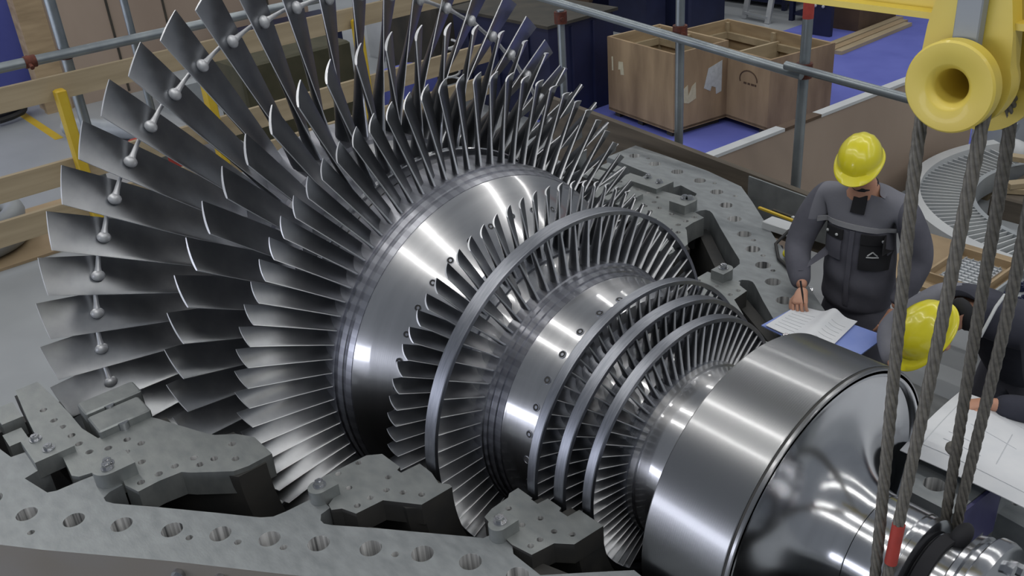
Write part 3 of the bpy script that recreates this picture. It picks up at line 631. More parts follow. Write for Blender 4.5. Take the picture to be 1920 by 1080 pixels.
# ladder
e = empty('step_ladder', (-7.5,11.6,-1.25), 'white aluminium ladder leaning against the navy rack', 'ladder')
A0, A1, B0, B1 = Vector((-7.73,11.56,-1.25)), Vector((-7.15,11.46,-1.25)), Vector((-7.80,12.15,0.9)), Vector((-7.22,12.05,0.9))
obj('rail', MB().bar(A0,B0,0.05,0.10,(1,0,0)), M['alu'], e); obj('rail', MB().bar(A1,B1,0.05,0.10,(1,0,0)), M['alu'], e)
for i in range(7):
    t = 0.05+i*0.145; obj('rung', MB().bar(A0.lerp(B0,t),A1.lerp(B1,t),0.08,0.04), M['alu'], e)
# goods seen between the blades
thing('grey_control_cabinet', MB().bbox(-11.6,-10.6,5.9,7.3,-1.25,-0.1,0.04), M['light'], 'pale grey control cabinet seen between the upright blades', 'cabinet')
thing('timber_beam', MB().bar((-12.6,7.4,-0.55),(-9.6,11.1-1.6,-0.55),0.4,0.5), M['brown'], 'brown timber beam above the navy cabinet', 'beam')
for i,(y) in enumerate((7.7,9.1)):
    t = y; x = -12.6+(y-7.4)*1.43
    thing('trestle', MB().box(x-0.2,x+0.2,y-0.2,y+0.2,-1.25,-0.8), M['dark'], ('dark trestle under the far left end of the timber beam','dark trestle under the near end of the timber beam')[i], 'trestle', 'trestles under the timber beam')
for i,(x,y) in enumerate(((-8.98,9.8),(-8.55,9.75))):
    thing('white_canister', MB().tube([(x,y,-0.45),(x,y,-0.2),(x,y,-0.12)],[0.16,0.16,0.08],14), M['light'], ('white canister behind the left crate, left of two','white canister behind the left crate, right of two')[i], 'canister', 'white canisters')
thing('canister_stand', MB().box(-9.2,-8.3,9.55,10.05,-1.25,-0.45) , M['navy'], 'navy stand carrying two white canisters', 'stand')
thing('blue_tub', MB().bbox(-8.9,-8.2,4.3,5.0,-1.25,-0.72,0.05), M['blue'], 'deep blue tub seen between upright blades', 'tub')
thing('grey_pallet_load', MB().bbox(-12.2,-11.0,2.2,3.4,-1.25,-0.75,0.06), M['grey'], 'grey pallet load behind the rear boards', 'pallet load')
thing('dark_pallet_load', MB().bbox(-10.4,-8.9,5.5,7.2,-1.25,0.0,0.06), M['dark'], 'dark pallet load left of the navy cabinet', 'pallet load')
thing('grey_pipe', MB().tube([(-11.5,0.6,-1.1),(-9.9,1.55,-1.1),(-8.4,1.75,-1.05)],0.14,14), M['grey'], 'grey pipe lying on the floor behind the blades', 'pipe')
thing('spring_coil', MB().tube([(-8.05+0.10*math.cos(a), 5.15+0.10*math.sin(a)*1.0, -1.225+0.022*a) for a in [0.45*i for i in range(90)]],0.018,6), M['light'], 'pale ribbed hose coil beside the blue tub', 'coil')
thing('red_blue_box', MB().bbox(-9.3,-8.7,0.7,1.2,-1.25,-0.85,0.03), M['red'], 'red box glimpsed low between the blades', 'box')
thing('parts_cart', MB().box(-12.6,-11.9,3.6,5.6,-1.25,-0.5), M['navy'], 'navy parts cart behind the upright blades', 'cart')

thing('olive_crate', MB().bbox(-9.6,-8.7,2.2,3.9,-1.25,-0.15,0.03), M['olive'], 'olive crate behind the rear boards, right of the middle yellow post', 'crate')

thing('navy_chest', MB().bbox(-9.35,-7.95,10.3,11.3,-1.25,-0.35,0.04), M['navy'], 'low navy chest between the left crate and the white ladder', 'chest')
# ================================================================== CRANE BLOCK, ROPES
blk = empty('lifting_block', (1.85,0,1.8), 'yellow lifting block with a round pulley eye hanging above the shaft end', 'lifting block')
def disc_y(name, cx, cz, y0, y1, ro, ri, m, parent, tilt=0):
    # flat ring in the x-z plane with a flared eye
    g = MB(); n = 56; prof = [(y0+0.006,ro),(y0,ro-0.006),(y0,ri+0.022),(y0+0.004,ri+0.016),(y0+0.020,ri+0.003),(y0+0.028,ri),(y1,ri),(y1,ri+0.022),(y0+0.045,ri+0.022),(y0+0.045,ro)]
    vs = []
    for i in range(n):
        a = 2*PI*i/n
        for y, r in prof: vs.append((cx+r*math.cos(a), y, cz+r*math.sin(a)))
    k = len(prof); fs = [(i*k+u,(i*k+(u+1)%k),((i+1)%n)*k+(u+1)%k,((i+1)%n)*k+u) for i in range(n) for u in range(k)]
    return obj(name, g.add(vs, fs), m, parent, None, 35)
disc_y('pulley_eye', 1.85, 2.048, -0.165, 0.07, 0.141, 0.052, M['yellow'], blk)

def cheek(cx, cz, y0, y1, r, w, top):
    pts = []
    for i in range(25):
        a = PI*1.0+math.radians(-22)+math.radians(224)*i/24; pts.append((cx+r*math.cos(a), cz+r*math.sin(a)))
    R = pts[-1]; Lp = pts[0]
    for t in (0.25,0.5,0.75,1.0):
        q = t*t*(3-2*t); pts.append((R[0]+(cx+w-R[0])*q, R[1]+(top-R[1])*t*0.75))
    pts.append((cx+w, top)); pts.append((cx-w, top))
    for t in (1.0,0.75,0.5,0.25):
        q = t*t*(3-2*t); pts.append((Lp[0]+(cx-w-Lp[0])*q, Lp[1]+(top-Lp[1])*t*0.75))
    g = MB(); n = len(pts); vs = [(x,y0,z) for x,z in pts]+[(x,y1,z) for x,z in pts]
    return g.add(vs, [tuple(range(n)), tuple(range(2*n-1,n-1,-1))]+[(i,n+i,n+(i+1)%n,(i+1)%n) for i in range(n)])
carve(obj('cheek_plate', cheek(1.845,2.05,-0.075,-0.015,0.150,0.085,2.62), M['yellow'], blk), MB().cyl((1.85,-0.3,2.048),(1.85,0.05,2.048),0.06,n=32), M['yellow'])
obj('cheek_plate', cheek(1.845,2.01,0.085,0.15,0.165,0.085,2.62), M['yellow'], blk)
obj('hanger_bar', MB().bbox(1.815,1.893,-0.115,-0.076,2.165,2.62,0.004), M['grey'], blk)
obj('cross_pin', MB().cyl((1.85,0.068,2.048),(1.85,0.17,2.03),0.06,n=24), M['brown'], blk)
bm_ = thing('crane_beam', MB().bbox(1.0,2.75,-0.01,0.08,2.235,2.55,0.012), M['yellow'], 'yellow crane beam at the upper right above the lifting block', 'crane beam')
obj('bottom_flange', MB().box(1.0,2.75,-0.06,0.13,2.215,2.235), M['yellow'], bm_)
def wire_rope(label, path, r, extra=None):
    # six strands laid in a helix along a smooth path
    P = [Vector(p) for p in path]; pts = []
    for i in range(len(P)-1):
        p0, p1, p2, p3 = P[max(i-1,0)], P[i], P[i+1], P[min(i+2,len(P)-1)]
        m = max(3, int((p2-p1).length/0.018))
        for k in range(m):
            t = k/m; pts.append(0.5*((2*p1)+(-p0+p2)*t+(2*p0-5*p1+4*p2-p3)*t*t+(-p0+3*p1-3*p2+p3)*t**3))
    pts.append(P[-1])
    n = 24; vs = []; up = Vector((1,0,0)); s = 0
    for i, p in enumerate(pts):
        d = (pts[min(i+1,len(pts)-1)]-pts[max(i-1,0)]).normalized(); sd = d.cross(up).normalized(); up = sd.cross(d).normalized()
        if i: s += (p-pts[i-1]).length
        tw = 2*PI*s/0.34
        for k in range(n):
            a = 2*PI*k/n; rr = r*(0.76+0.29*abs(math.cos(3*a))**0.7); vs.append(p+(sd*math.cos(a+tw)+up*math.sin(a+tw))*rr)
    m = len(pts); fs = [(i*n+k,i*n+(k+1)%n,(i+1)*n+(k+1)%n,(i+1)*n+k) for i in range(m-1) for k in range(n)]
    fs += [tuple(range(n-1,-1,-1)), tuple((m-1)*n+k for k in range(n))]
    return thing('wire_rope', MB().add(vs, fs), M['rope'], label, 'wire rope', 'lifting ropes', smooth=60)
def loop(x0, x1): return [(x0,-0.20,-0.19),(x0+0.004,-0.02,-0.285),(x1,0.17,-0.21)]
wire_rope('wire rope nearest the left edge of the pulley, in front of the shaft', [(1.755,-0.09,2.03),(1.758,-0.12,1.80),(1.82,-0.19,1.05),(1.895,-0.268,0.23),(1.905,-0.285,0.0),(1.905,-0.20,-0.19),(1.905,-0.04,-0.275),(1.905,0.0,-0.28)], 0.021)
r2 = wire_rope('wire rope in front of the shaft marked with red tape', [(1.945,-0.09,2.04),(1.945,-0.11,1.90),(1.95,-0.19,1.05),(1.948,-0.268,0.26),(1.957,-0.285,0.0),(1.957,-0.20,-0.19),(1.957,-0.04,-0.275),(1.957,0.0,-0.28)], 0.021)
obj('red_tape', MB().tube([(1.9490,-0.250,0.44),(1.9486,-0.259,0.35),(1.9488,-0.267,0.26)], 0.0235, 16), M['red'], r2)
r3 = wire_rope('wire rope behind the shaft with a small clamp lump, left of two', [(1.935,0.05,2.0),(1.935,0.12,1.83),(1.925,0.17,1.0),(1.915,0.235,0.17),(1.908,0.285,0.0),(1.906,0.20,-0.19),(1.905,0.05,-0.275),(1.905,0.01,-0.28)], 0.021)
obj('rope_clip', MB().ball((1.905,0.215,0.505), (0.034,0.03,0.03), 10, 8), M['rope'], r3)
wire_rope('wire rope behind the shaft, rightmost of the four', [(2.04,0.06,2.0),(2.035,0.12,1.86),(2.02,0.17,1.2),(1.965,0.235,0.22),(1.958,0.285,0.0),(1.957,0.20,-0.19),(1.957,0.05,-0.275),(1.957,0.01,-0.28)], 0.021)
# dark sleeve that protects the shaft under the ropes
sl = MB().lathe([(1.982,0.199),(1.982,0.215),(2.035,0.215),(2.035,0.199)], 64, closed=True)
sv = thing('rope_sleeve', sl, M['black'], 'black protective sleeve wrapped round the shaft end', 'sleeve', base=(2.015,0,-0.23))
obj('sleeve_flap', MB().ball((2.03,0.13,0.185), (0.036,0.075,0.05), 14, 10), M['black'], sv, None, 70)

# ================================================================== PEOPLE
def skin_mesh(nodes, edges, root, levels=2):
    # nodes: name -> (Vector metres, radius or (rx,ry))
    ks = list(nodes); idx = {k:i for i,k in enumerate(ks)}
    me = bpy.data.meshes.new('skin_tmp'); me.from_pydata([nodes[k][0] for k in ks], [(idx[a],idx[b]) for a,b in edges], [])
    o = bpy.data.objects.new('skin_tmp', me); COL.objects.link(o)
    md = o.modifiers.new('s','SKIN'); md.use_smooth_shade = True; md.branch_smoothing = 0.6
    sv = me.skin_vertices[0].data
    for k in ks:
        r = nodes[k][1]; sv[idx[k]].radius = r if isinstance(r,(tuple,list)) else (r,r); sv[idx[k]].use_root = (k == root)
    sd = o.modifiers.new('d','SUBSURF'); sd.levels = levels; sd.render_levels = levels
    bpy.context.view_layer.update(); dg = bpy.context.evaluated_depsgraph_get()
    em = bpy.data.meshes.new_from_object(o.evaluated_get(dg))
    vs = [v.co.copy() for v in em.vertices]; fs = [tuple(p.vertices) for p in em.polygons]
    bpy.data.objects.remove(o); bpy.data.meshes.remove(me); bpy.data.meshes.remove(em)
    return vs, fs
class Person:
    def __init__(s, label, base, fwd):
        s.base = Vector(base); f = Vector((fwd[0],fwd[1],0)).normalized(); s.f = f; s.l = Vector((-f.y,f.x,0)); s.u = Vector((0,0,1))
        # s.l points to the person's left
        s.root = empty('person', base, label, 'person')
    def U(s, p): return s.base+(s.l*p[0]+s.f*p[1]+s.u*p[2])/S
    def mesh(s, name, parts, mats, colour=None, smooth=70, label=None):
        g = MB()
        for vs, fs in parts:
            k0 = len(g.f); g.add([s.U(v) for v in vs], fs)
            if colour:
                for i, f in enumerate(fs):
                    c = Vector((0,0,0))
                    for j in f: c += vs[j]
                    g.m[k0+i] = colour(c/len(f))
        o = obj(name, g, mats, s.root, None, smooth)
        if label: o['label'] = label
        return o
def V(*a): return Vector(a)
def frame(head_fwd, head_up):
    f = Vector(head_fwd).normalized(); l = Vector(head_up).cross(f).normalized(); u = f.cross(l); 
    l = -l if False else l
    return l, f, u
def head_parts(c, fw, up):
    # head as a deformed sphere with brow, nose, mouth, chin and ears; local axes: side, forward, up
    l, f, u = frame(fw, up); T = lambda p: c+l*p[0]+f*p[1]+u*p[2]
    vs = []; nu, nv = 36, 26; fs = []
    for i in range(nv+1):
        t = PI*i/nv
        for k in range(nu):
            a = 2*PI*k/nu; x = math.sin(t)*math.cos(a); y = math.sin(t)*math.sin(a); z = math.cos(t)
            X, Y, Z = x*0.076, y*0.098, z*0.118
            if z < -0.15: q = min(1,(-z-0.15)/0.85); X *= 1-0.34*q; Y = Y*(1-0.18*q)+0.016*q
            if y > 0.3:
                fx = abs(X)
                g = lambda cx, cz, sx, sz: math.exp(-((X-cx)/sx)**2-((Z-cz)/sz)**2)
                Y += 0.026*g(0,-0.022,0.012,0.020)+0.010*g(0,0.002,0.009,0.03)+0.007*g(0,0.028,0.05,0.012)
                Y -= 0.010*g(0.031,0.008,0.016,0.012)+0.010*g(-0.031,0.008,0.016,0.012)
                Y += 0.006*g(0,-0.058,0.022,0.006)+0.006*g(0,-0.070,0.020,0.006)-0.004*g(0,-0.064,0.024,0.003)+0.008*g(0,-0.098,0.022,0.014)
            vs.append(T((X,Y,Z)))
    for i in range(nv):
        for k in range(nu): fs.append((i*nu+k,(i+1)*nu+k,(i+1)*nu+(k+1)%nu,i*nu+(k+1)%nu))
    out = [(vs, fs)]
    for sg in (-1,1):
        e = MB(); R = Matrix((l,f,u)).transposed()
        e.ball(T((sg*0.078,-0.008,-0.012)), (0.010,0.022,0.033), 12, 8, R); e.ball(T((sg*0.081,-0.004,-0.026)), (0.009,0.012,0.013), 10, 6, R)
        out.append(([Vector(v) for v in e.v], e.f))
    return out, T
def helmet_parts(T0, sc_=0.90):
    T = lambda p: T0((p[0]*sc_, p[1]*sc_, p[2]*sc_+0.010))
    # shell, ridge and peak, in head axes (metres)
    vs = []; fs = []; nu, nv = 48, 14
    for i in range(nv+1):
        t = (PI*0.5)*i/nv
        for k in range(nu):
            a = 2*PI*k/nu; x = math.sin(t)*math.cos(a); y = math.sin(t)*math.sin(a); z = math.cos(t)**0.86
            ridge = 0.006*math.exp(-(x/0.16)**2)*math.sin(t)**0.3*(1-0.3*math.sin(t)) + 0.003*math.exp(-((abs(x)-0.42)/0.08)**2)*(1 if y < 0.8 else 0)
            vs.append((x*(0.110+ridge), y*(0.140+ridge)-0.004, 0.030+z*(0.122+ridge)))
    for i in range(nv):
        for k in range(nu): fs.append((i*nu+k,(i+1)*nu+k,(i+1)*nu+(k+1)%nu,i*nu+(k+1)%nu))
    b0 = nv*nu; rows_ = [b0]
    for s_, dz in ((0.006,-0.004),(0.013,-0.007),(0.013,-0.012)):
        st = len(vs)
        for k in range(nu):
            a = 2*PI*k/nu; x, y = math.cos(a), math.sin(a); pk = max(0,y)**2.2
            ex = s_*(1+3.2*pk); vs.append((x*(0.112+ex*0.8), y*(0.142+ex)-0.004, 0.030+dz-(0.010*pk if s_ > 0.007 else 0.003*pk)))
        rows_.append(st)
    st = len(vs)
    for k in range(nu):
        a = 2*PI*k/nu; vs.append((0.104*math.cos(a), 0.134*math.sin(a)-0.004, 0.022))
    rows_.append(st)
    for a, b in zip(rows_, rows_[1:]):
        for k in range(nu): fs.append((a+k,b+k,b+(k+1)%nu,a+(k+1)%nu))
    return [([T(p) for p in vs], fs)]
def hand_parts(w, d, nrm, side, curl=0.5, pen=False):
    # w wrist, d direction along the palm, nrm back-of-hand normal, side +1: thumb on the left of d
    d = Vector(d).normalized(); nrm = Vector(nrm); nrm = (nrm-d*nrm.dot(d)).normalized(); sd = nrm.cross(d)*side
    P = lambda a, b, c: w+d*a+sd*b+nrm*c
    out = [skin_mesh({'w':(P(-0.02,0,0),(0.026,0.020)),'a':(P(0.03,0.002,0.002),(0.036,0.016)),'b':(P(0.075,-0.002,0.002),(0.042,0.014)),'c':(P(0.092,-0.003,0),(0.040,0.012))}, [('w','a'),('a','b'),('b','c')], 'w')]
    for i, (off, ln) in enumerate(((0.031,0.072),(0.010,0.080),(-0.011,0.074),(-0.031,0.058))):
        cu = curl*(1+0.12*i); seg = [0, 0.42, 0.74, 1.0]; p = P(0.078,off,0.002); ang = 0.15; pts = [p]
        for j in range(3):
            ang += cu*(0.55 if j == 0 else 0.8); step = ln*(seg[j+1]-seg[j])
            p = p+(d*math.cos(ang)-nrm*math.sin(ang))*step; pts.append(p)
        rr = [0.0100,0.0092,0.0084,0.0070]
        out.append(skin_mesh({str(j):(pts[j],rr[j]) for j in range(4)}, [('0','1'),('1','2'),('2','3')], '0'))
    p0 = P(0.022,0.024,-0.002); p1 = P(0.045,0.048,-0.012); p2 = P(0.072,0.053,-0.026); p3 = P(0.094,0.045,-0.036)
    out.append(skin_mesh({'0':(p0,0.014),'1':(p1,0.012),'2':(p2,0.0105),'3':(p3,0.008)}, [('0','1'),('1','2'),('2','3')], '0'))
    return out
# ---- standing worker at the far flange
w1 = Person('standing worker in grey overalls and yellow helmet writing on the papers', (0.39,2.06,-1.25), (0.12,-0.99))
L = dict(hip=V(0,-0.02,0.90), sp=V(0,0.0,1.08), ch=V(0,0.02,1.32), up=V(0,0.03,1.45), nk=V(0,0.06,1.54), hd=V(0,0.115,1.64))
# person's right = image left = negative l
RS, RE, RW = V(-0.195,0.03,1.455), V(-0.280,0.14,1.17), V(-0.11,0.395,1.085)
LS, LE, LW = V(0.195,0.03,1.455), V(0.285,-0.01,1.19), V(0.245,0.13,0.96)
def limb(a, b, k): return a.lerp(b, k)
nod = {'hip':(L['hip'],(0.12,0.09)),'sp':(L['sp'],(0.13,0.09)),'ch':(L['ch'],(0.15,0.10)),'up':(L['up'],(0.10,0.075)),'nk':(L['nk'],0.055),'hd':(L['hd'],0.06),
  'rs':(RS,0.055),'re':(RE,0.042),'rw':(RW,0.028),'ls':(LS,0.055),'le':(LE,0.042),'lw':(LW,0.028),
  'rh':(V(-0.10,-0.02,0.80),0.070),'rk':(V(-0.115,0.02,0.48),0.058),'ra':(V(-0.12,-0.02,0.09),0.042),'rt':(V(-0.13,0.14,0.04),0.035),
  'lh':(V(0.10,-0.02,0.80),0.070),'lk':(V(0.115,0.02,0.48),0.058),'la':(V(0.12,-0.02,0.09),0.042),'lt':(V(0.13,0.14,0.04),0.035)}
edg = [('hip','sp'),('sp','ch'),('ch','up'),('up','nk'),('nk','hd'),('up','rs'),('rs','re'),('re','rw'),('up','ls'),('ls','le'),('le','lw'),('hip','rh'),('rh','rk'),('rk','ra'),('ra','rt'),('hip','lh'),('lh','lk'),('lk','la'),('la','lt')]
hp, HT = head_parts(V(0.0,0.135,1.66), (0.20,0.90,-0.36), (0.06,0.37,0.92))
body = [skin_mesh(nod, edg, 'hip')]+hp
body += hand_parts(RW+V(0.012,0.02,-0.004), (0.30,0.90,-0.30), (-0.25,0.25,0.93), 1, 0.62)
body += hand_parts(LW+V(-0.003,0.01,-0.012), (-0.15,0.45,-0.88), (0.6,0.6,0.4), -1, 0.35)
w1.mesh('body', body, M['skin'])
jk = {'hip':(V(0,-0.01,0.83),(0.205,0.150)),'w1':(V(0,0.0,0.96),(0.195,0.150)),'sp':(V(0,0.005,1.12),(0.195,0.145)),'ch':(V(0,0.02,1.33),(0.205,0.145)),'up':(V(0,0.025,1.452),(0.165,0.110)),'co':(V(0,0.05,1.525),(0.082,0.078)),
  'rs':(RS,(0.088,0.082)),'rm':(limb(RS,RE,0.55)+V(-0.008,0,0),0.080),'re':(RE,0.074),'rf':(limb(RE,RW,0.5)+V(-0.005,0,-0.006),0.062),'rw':(limb(RE,RW,0.93),0.046),
  'ls':(LS,(0.088,0.082)),'lm':(limb(LS,LE,0.55)+V(0.008,0,0),0.080),'le':(LE,0.074),'lf':(limb(LE,LW,0.5)+V(0.005,0,-0.006),0.062),'lw':(limb(LE,LW,0.93),0.046)}
je = [('hip','w1'),('w1','sp'),('sp','ch'),('ch','up'),('up','co'),('up','rs'),('rs','rm'),('rm','re'),('re','rf'),('rf','rw'),('up','ls'),('ls','lm'),('lm','le'),('le','lf'),('lf','lw')]
M['workjacket'] = M['jacket'].copy()
_n = M['workjacket'].node_tree; _N = _n.nodes; _L = _n.links
_tc = _N.new('ShaderNodeTexCoord'); _sp = _N.new('ShaderNodeSeparateXYZ'); _L.new(_tc.outputs['Object'], _sp.inputs[0])
_a = _N.new('ShaderNodeMath'); _a.operation = 'ABSOLUTE'; _L.new(_sp.outputs['X'], _a.inputs[0])
_b = _N.new('ShaderNodeMath'); _b.operation = 'LESS_THAN'; _b.inputs[1].default_value = 0.205; _L.new(_a.outputs[0], _b.inputs[0])
_c = _N.new('ShaderNodeMath'); _c.operation = 'GREATER_THAN'; _c.inputs[1].default_value = 1.335; _L.new(_sp.outputs['Z'], _c.inputs[0])
_d = _N.new('ShaderNodeMath'); _d.operation = 'MULTIPLY'; _L.new(_b.outputs[0], _d.inputs[0]); _L.new(_c.outputs[0], _d.inputs[1])
_m = _N.new('ShaderNodeMix'); _m.data_type = 'RGBA'; _L.new(_d.outputs[0], _m.inputs['Factor'])
_src = _N['Principled BSDF'].inputs['Base Color'].links[0].from_socket
_L.new(_src, _m.inputs['A']); _m.inputs['B'].default_value = rgb(116,118,128); _L.new(_m.outputs['Result'], _N['Principled BSDF'].inputs['Base Color'])
jv, jf = skin_mesh(jk, je, 'hip', 3)
for v in jv:   # soft folds in the cloth
    v += Vector((0,1,0))*0.006*math.sin(v.z*38+v.x*9)*max(0,min(1,(1.31-v.z)*4))*(1 if v.y > 0 else -1)
w1.mesh('jacket', [(jv, jf)], [M['workjacket']])
from mathutils.bvhtree import BVHTree
jt = BVHTree.FromPolygons(jv, jf)
def onto(x, z, off): 
    h = jt.ray_cast(Vector((x,1.0,z)), Vector((0,-1,0)))
    return (h[0]+Vector((0,off,0))) if h[0] else Vector((x,0.15+off,z))
def patch(x0, x1, z0, z1, off=0.006, n=6, th=0.006):
    vs = []; fs = []
    for d in (off, off-th-0.004):
        for i in range(n+1):
            for k in range(n+1): vs.append(onto(x0+(x1-x0)*i/n, z0+(z1-z0)*k/n, d))
    q = (n+1)**2; I = lambda i,k: i*(n+1)+k
    for i in range(n):
        for k in range(n): fs.append((I(i,k),I(i+1,k),I(i+1,k+1),I(i,k+1))); fs.append((q+I(i,k),q+I(i,k+1),q+I(i+1,k+1),q+I(i+1,k)))
    rim = [I(i,0) for i in range(n)]+[I(n,k) for k in range(n)]+[I(i,n) for i in range(n,0,-1)]+[I(0,k) for k in range(n,0,-1)]
    for a, b in zip(rim, rim[1:]+rim[:1]): fs.append((a,q+a,q+b,b))
    return vs, fs
w1.mesh('chest_strip', [patch(-0.185,0.185,1.327,1.353,0.008,10)], M['reflect'])
w1.mesh('pocket_flap', [patch(-0.165,-0.045,1.262,1.315,0.014)], M['black'])
w1.mesh('pocket_flap', [patch(0.045,0.165,1.262,1.315,0.014)], M['black'])
w1.mesh('pocket', [patch(-0.16,-0.05,1.15,1.262,0.010)], M['jacket'])
w1.mesh('pocket', [patch(0.045,0.165,1.125,1.262,0.010)], M['black'])
for x in (-0.135,-0.075,0.14):
    p = onto(x,1.285,0.018); e = MB().ball(p,(0.008,0.006,0.008),10,6); w1.mesh('button', [([Vector(v) for v in e.v], e.f)], M['light'])
# small triangular emblem with its bar on the pocket
def onl(a, b, wd=0.0035):
    e = MB().tube([onto(*a,0.013), onto(*[(a[i]+b[i])/2 for i in (0,1)],0.013), onto(*b,0.013)], wd, 6); return ([Vector(v) for v in e.v], e.f)
w1.mesh('emblem', [onl((0.080,1.20),(0.13,1.20)), onl((0.085,1.208),(0.105,1.228)), onl((0.105,1.228),(0.125,1.208))], M['light'])
w1.mesh('zip_placket', [patch(-0.012,0.012,0.86,1.32,0.008,8)], M['jacket'])
cl = skin_mesh({'a':(V(0,0.05,1.51),(0.082,0.080)),'b':(V(0,0.066,1.575),(0.072,0.070))}, [('a','b')], 'a')
w1.mesh('collar', [cl], M['black'])
w1.mesh('shirt_front', [patch(-0.028,0.040,1.41,1.50,0.010,6)], M['black'])
tr = {'top':(V(0,-0.01,0.99),(0.165,0.125)),'hip':(V(0,-0.01,0.88),(0.185,0.140)),'rh':(V(-0.10,-0.01,0.78),0.115),'rk':(V(-0.118,0.02,0.47),0.088),'ra':(V(-0.122,-0.01,0.10),0.080),'lh':(V(0.10,-0.01,0.78),0.115),'lk':(V(0.118,0.02,0.47),0.088),'la':(V(0.122,-0.01,0.10),0.080)}
w1.mesh('trousers', [skin_mesh(tr, [('top','hip'),('hip','rh'),('rh','rk'),('rk','ra'),('hip','lh'),('lh','lk'),('lk','la')], 'hip')], M['jacket'])
for sg in (-1,1): w1.mesh('boot', [skin_mesh({'a':(V(sg*0.122,-0.03,0.11),0.055),'b':(V(sg*0.124,-0.01,0.055),0.054),'c':(V(sg*0.13,0.10,0.050),(0.046,0.048)),'d':(V(sg*0.134,0.17,0.042),0.040)}, [('a','b'),('b','c'),('c','d')], 'a')], M['black'])
w1.mesh('helmet', helmet_parts(HT), M['helmet'], label='yellow hard hat tipped forward')
def hair_parts(T):
    hv = []; nu = 28
    for i in range(8):
        z = 0.035-0.085*i/7
        for k in range(nu):
            a = 2*PI*k/nu; back = math.sin(a) < 0.25; rr = 1.05 if back else 0.93; zz = z if back else 0.035-0.01*i/7
            hv.append(T((0.079*rr*math.cos(a)*(1-0.03*i), 0.100*rr*math.sin(a)*(1-0.02*i), zz)))
    return [(hv, [(i*nu+k,(i+1)*nu+k,(i+1)*nu+(k+1)%nu,i*nu+(k+1)%nu) for i in range(7) for k in range(nu)])]
w1.mesh('hair', hair_parts(HT), M['hair'])
gl = MB()
for sg in (-1,1):
    gl.tube([HT((sg*0.032+0.024*math.cos(a), 0.098, 0.006+0.016*math.sin(a))) for a in [2*PI*i/16 for i in range(16)]], 0.0022, 6, closed=True)
    gl.tube([HT((sg*0.056,0.098,0.008)), HT((sg*0.076,0.06,0.006)), HT((sg*0.080,-0.01,0.0))], 0.0022, 6)
gl.tube([HT((-0.008,0.103,0.008)),HT((0.008,0.103,0.008))],0.0022,6)
w1.mesh('glasses', [([Vector(v) for v in gl.v], gl.f)], M['rubber'])
pn = w1.U(RW+V(0.06,0.115,0.035)); thing('pen', MB().tube([pn+Vector((-0.035,0.02,0.075)), pn, pn+Vector((0.018,-0.01,-0.05))], [0.006,0.006,0.002], 10), M['rubber'], 'black pen in the standing worker\'s right hand', 'pen')

# ---- second worker, bent over the large drawing
w2 = Person('bending worker in a dark fleece with yellow helmet, behind the wire ropes', (1.45,2.02,-1.25), (-0.10,-0.99))
B = dict(hip=V(0.0,-0.05,0.88), sp=V(0.0,0.10,1.06), ch=V(0.0,0.25,1.23), up=V(-0.01,0.36,1.30), nk=V(-0.05,0.45,1.29), hd=V(-0.10,0.53,1.24))
R2S, R2E, R2W = V(-0.22,0.33,1.25), V(-0.37,0.47,1.07), V(-0.20,0.655,1.035)
L2S, L2E, L2W = V(0.21,0.33,1.25), V(0.37,0.50,1.04), V(0.21,0.655,1.075)
nod = {'hip':(B['hip'],(0.12,0.09)),'sp':(B['sp'],(0.13,0.10)),'ch':(B['ch'],(0.15,0.10)),'up':(B['up'],(0.10,0.08)),'nk':(B['nk'],0.055),'hd':(B['hd'],0.06),
  'rs':(R2S,0.055),'re':(R2E,0.042),'rw':(R2W,0.028),'ls':(L2S,0.055),'le':(L2E,0.042),'lw':(L2W,0.028),
  'rh':(V(-0.10,-0.04,0.78),0.070),'rk':(V(-0.115,0.0,0.46),0.058),'ra':(V(-0.12,-0.06,0.09),0.042),'rt':(V(-0.13,0.10,0.04),0.035),
  'lh':(V(0.10,-0.04,0.78),0.070),'lk':(V(0.115,0.0,0.46),0.058),'la':(V(0.12,-0.06,0.09),0.042),'lt':(V(0.13,0.10,0.04),0.035)}
hp, HT2 = head_parts(V(-0.115,0.575,1.205), (-0.25,0.62,-0.74), (-0.18,0.70,0.66))
body = [skin_mesh(nod, edg, 'hip')]+hp
body += hand_parts(L2W+V(-0.012,0.012,0), (-0.70,0.62,-0.30), (0.0,0.25,0.96), -1, 0.55)
body += hand_parts(R2W+V(0.004,0.012,0), (0.25,0.95,-0.2), (0.0,0.25,0.96), 1, 0.45)
w2.mesh('body', body, M['skin'])
jk = {'hip':(V(0.0,-0.06,0.84),(0.19,0.16)),'w1':(V(0,0.03,0.95),(0.185,0.155)),'sp':(V(0.0,0.11,1.08),(0.205,0.16)),'ch':(V(0.0,0.24,1.22),(0.235,0.155)),'up':(V(0.0,0.34,1.285),(0.18,0.12)),'co':(V(-0.04,0.43,1.295),(0.10,0.09)),
  'rs':(R2S,0.10),'rm':(limb(R2S,R2E,0.55),0.085),'re':(R2E,0.078),'rf':(limb(R2E,R2W,0.5),0.062),'rw':(limb(R2E,R2W,0.92),0.046),
  'ls':(L2S,0.10),'lm':(limb(L2S,L2E,0.55),0.085),'le':(L2E,0.078),'lf':(limb(L2E,L2W,0.5),0.062),'lw':(limb(L2E,L2W,0.92),0.046)}
w2.mesh('jacket', [skin_mesh(jk, je, 'hip', 3)], [M['navyjacket'],M['yoke']], lambda c: 1 if (c.x < -0.17) else 0)
w2.mesh('collar', [skin_mesh({'a':(V(-0.03,0.42,1.30),(0.095,0.090)),'b':(V(-0.075,0.495,1.28),(0.080,0.078))}, [('a','b')], 'a')], M['black'])
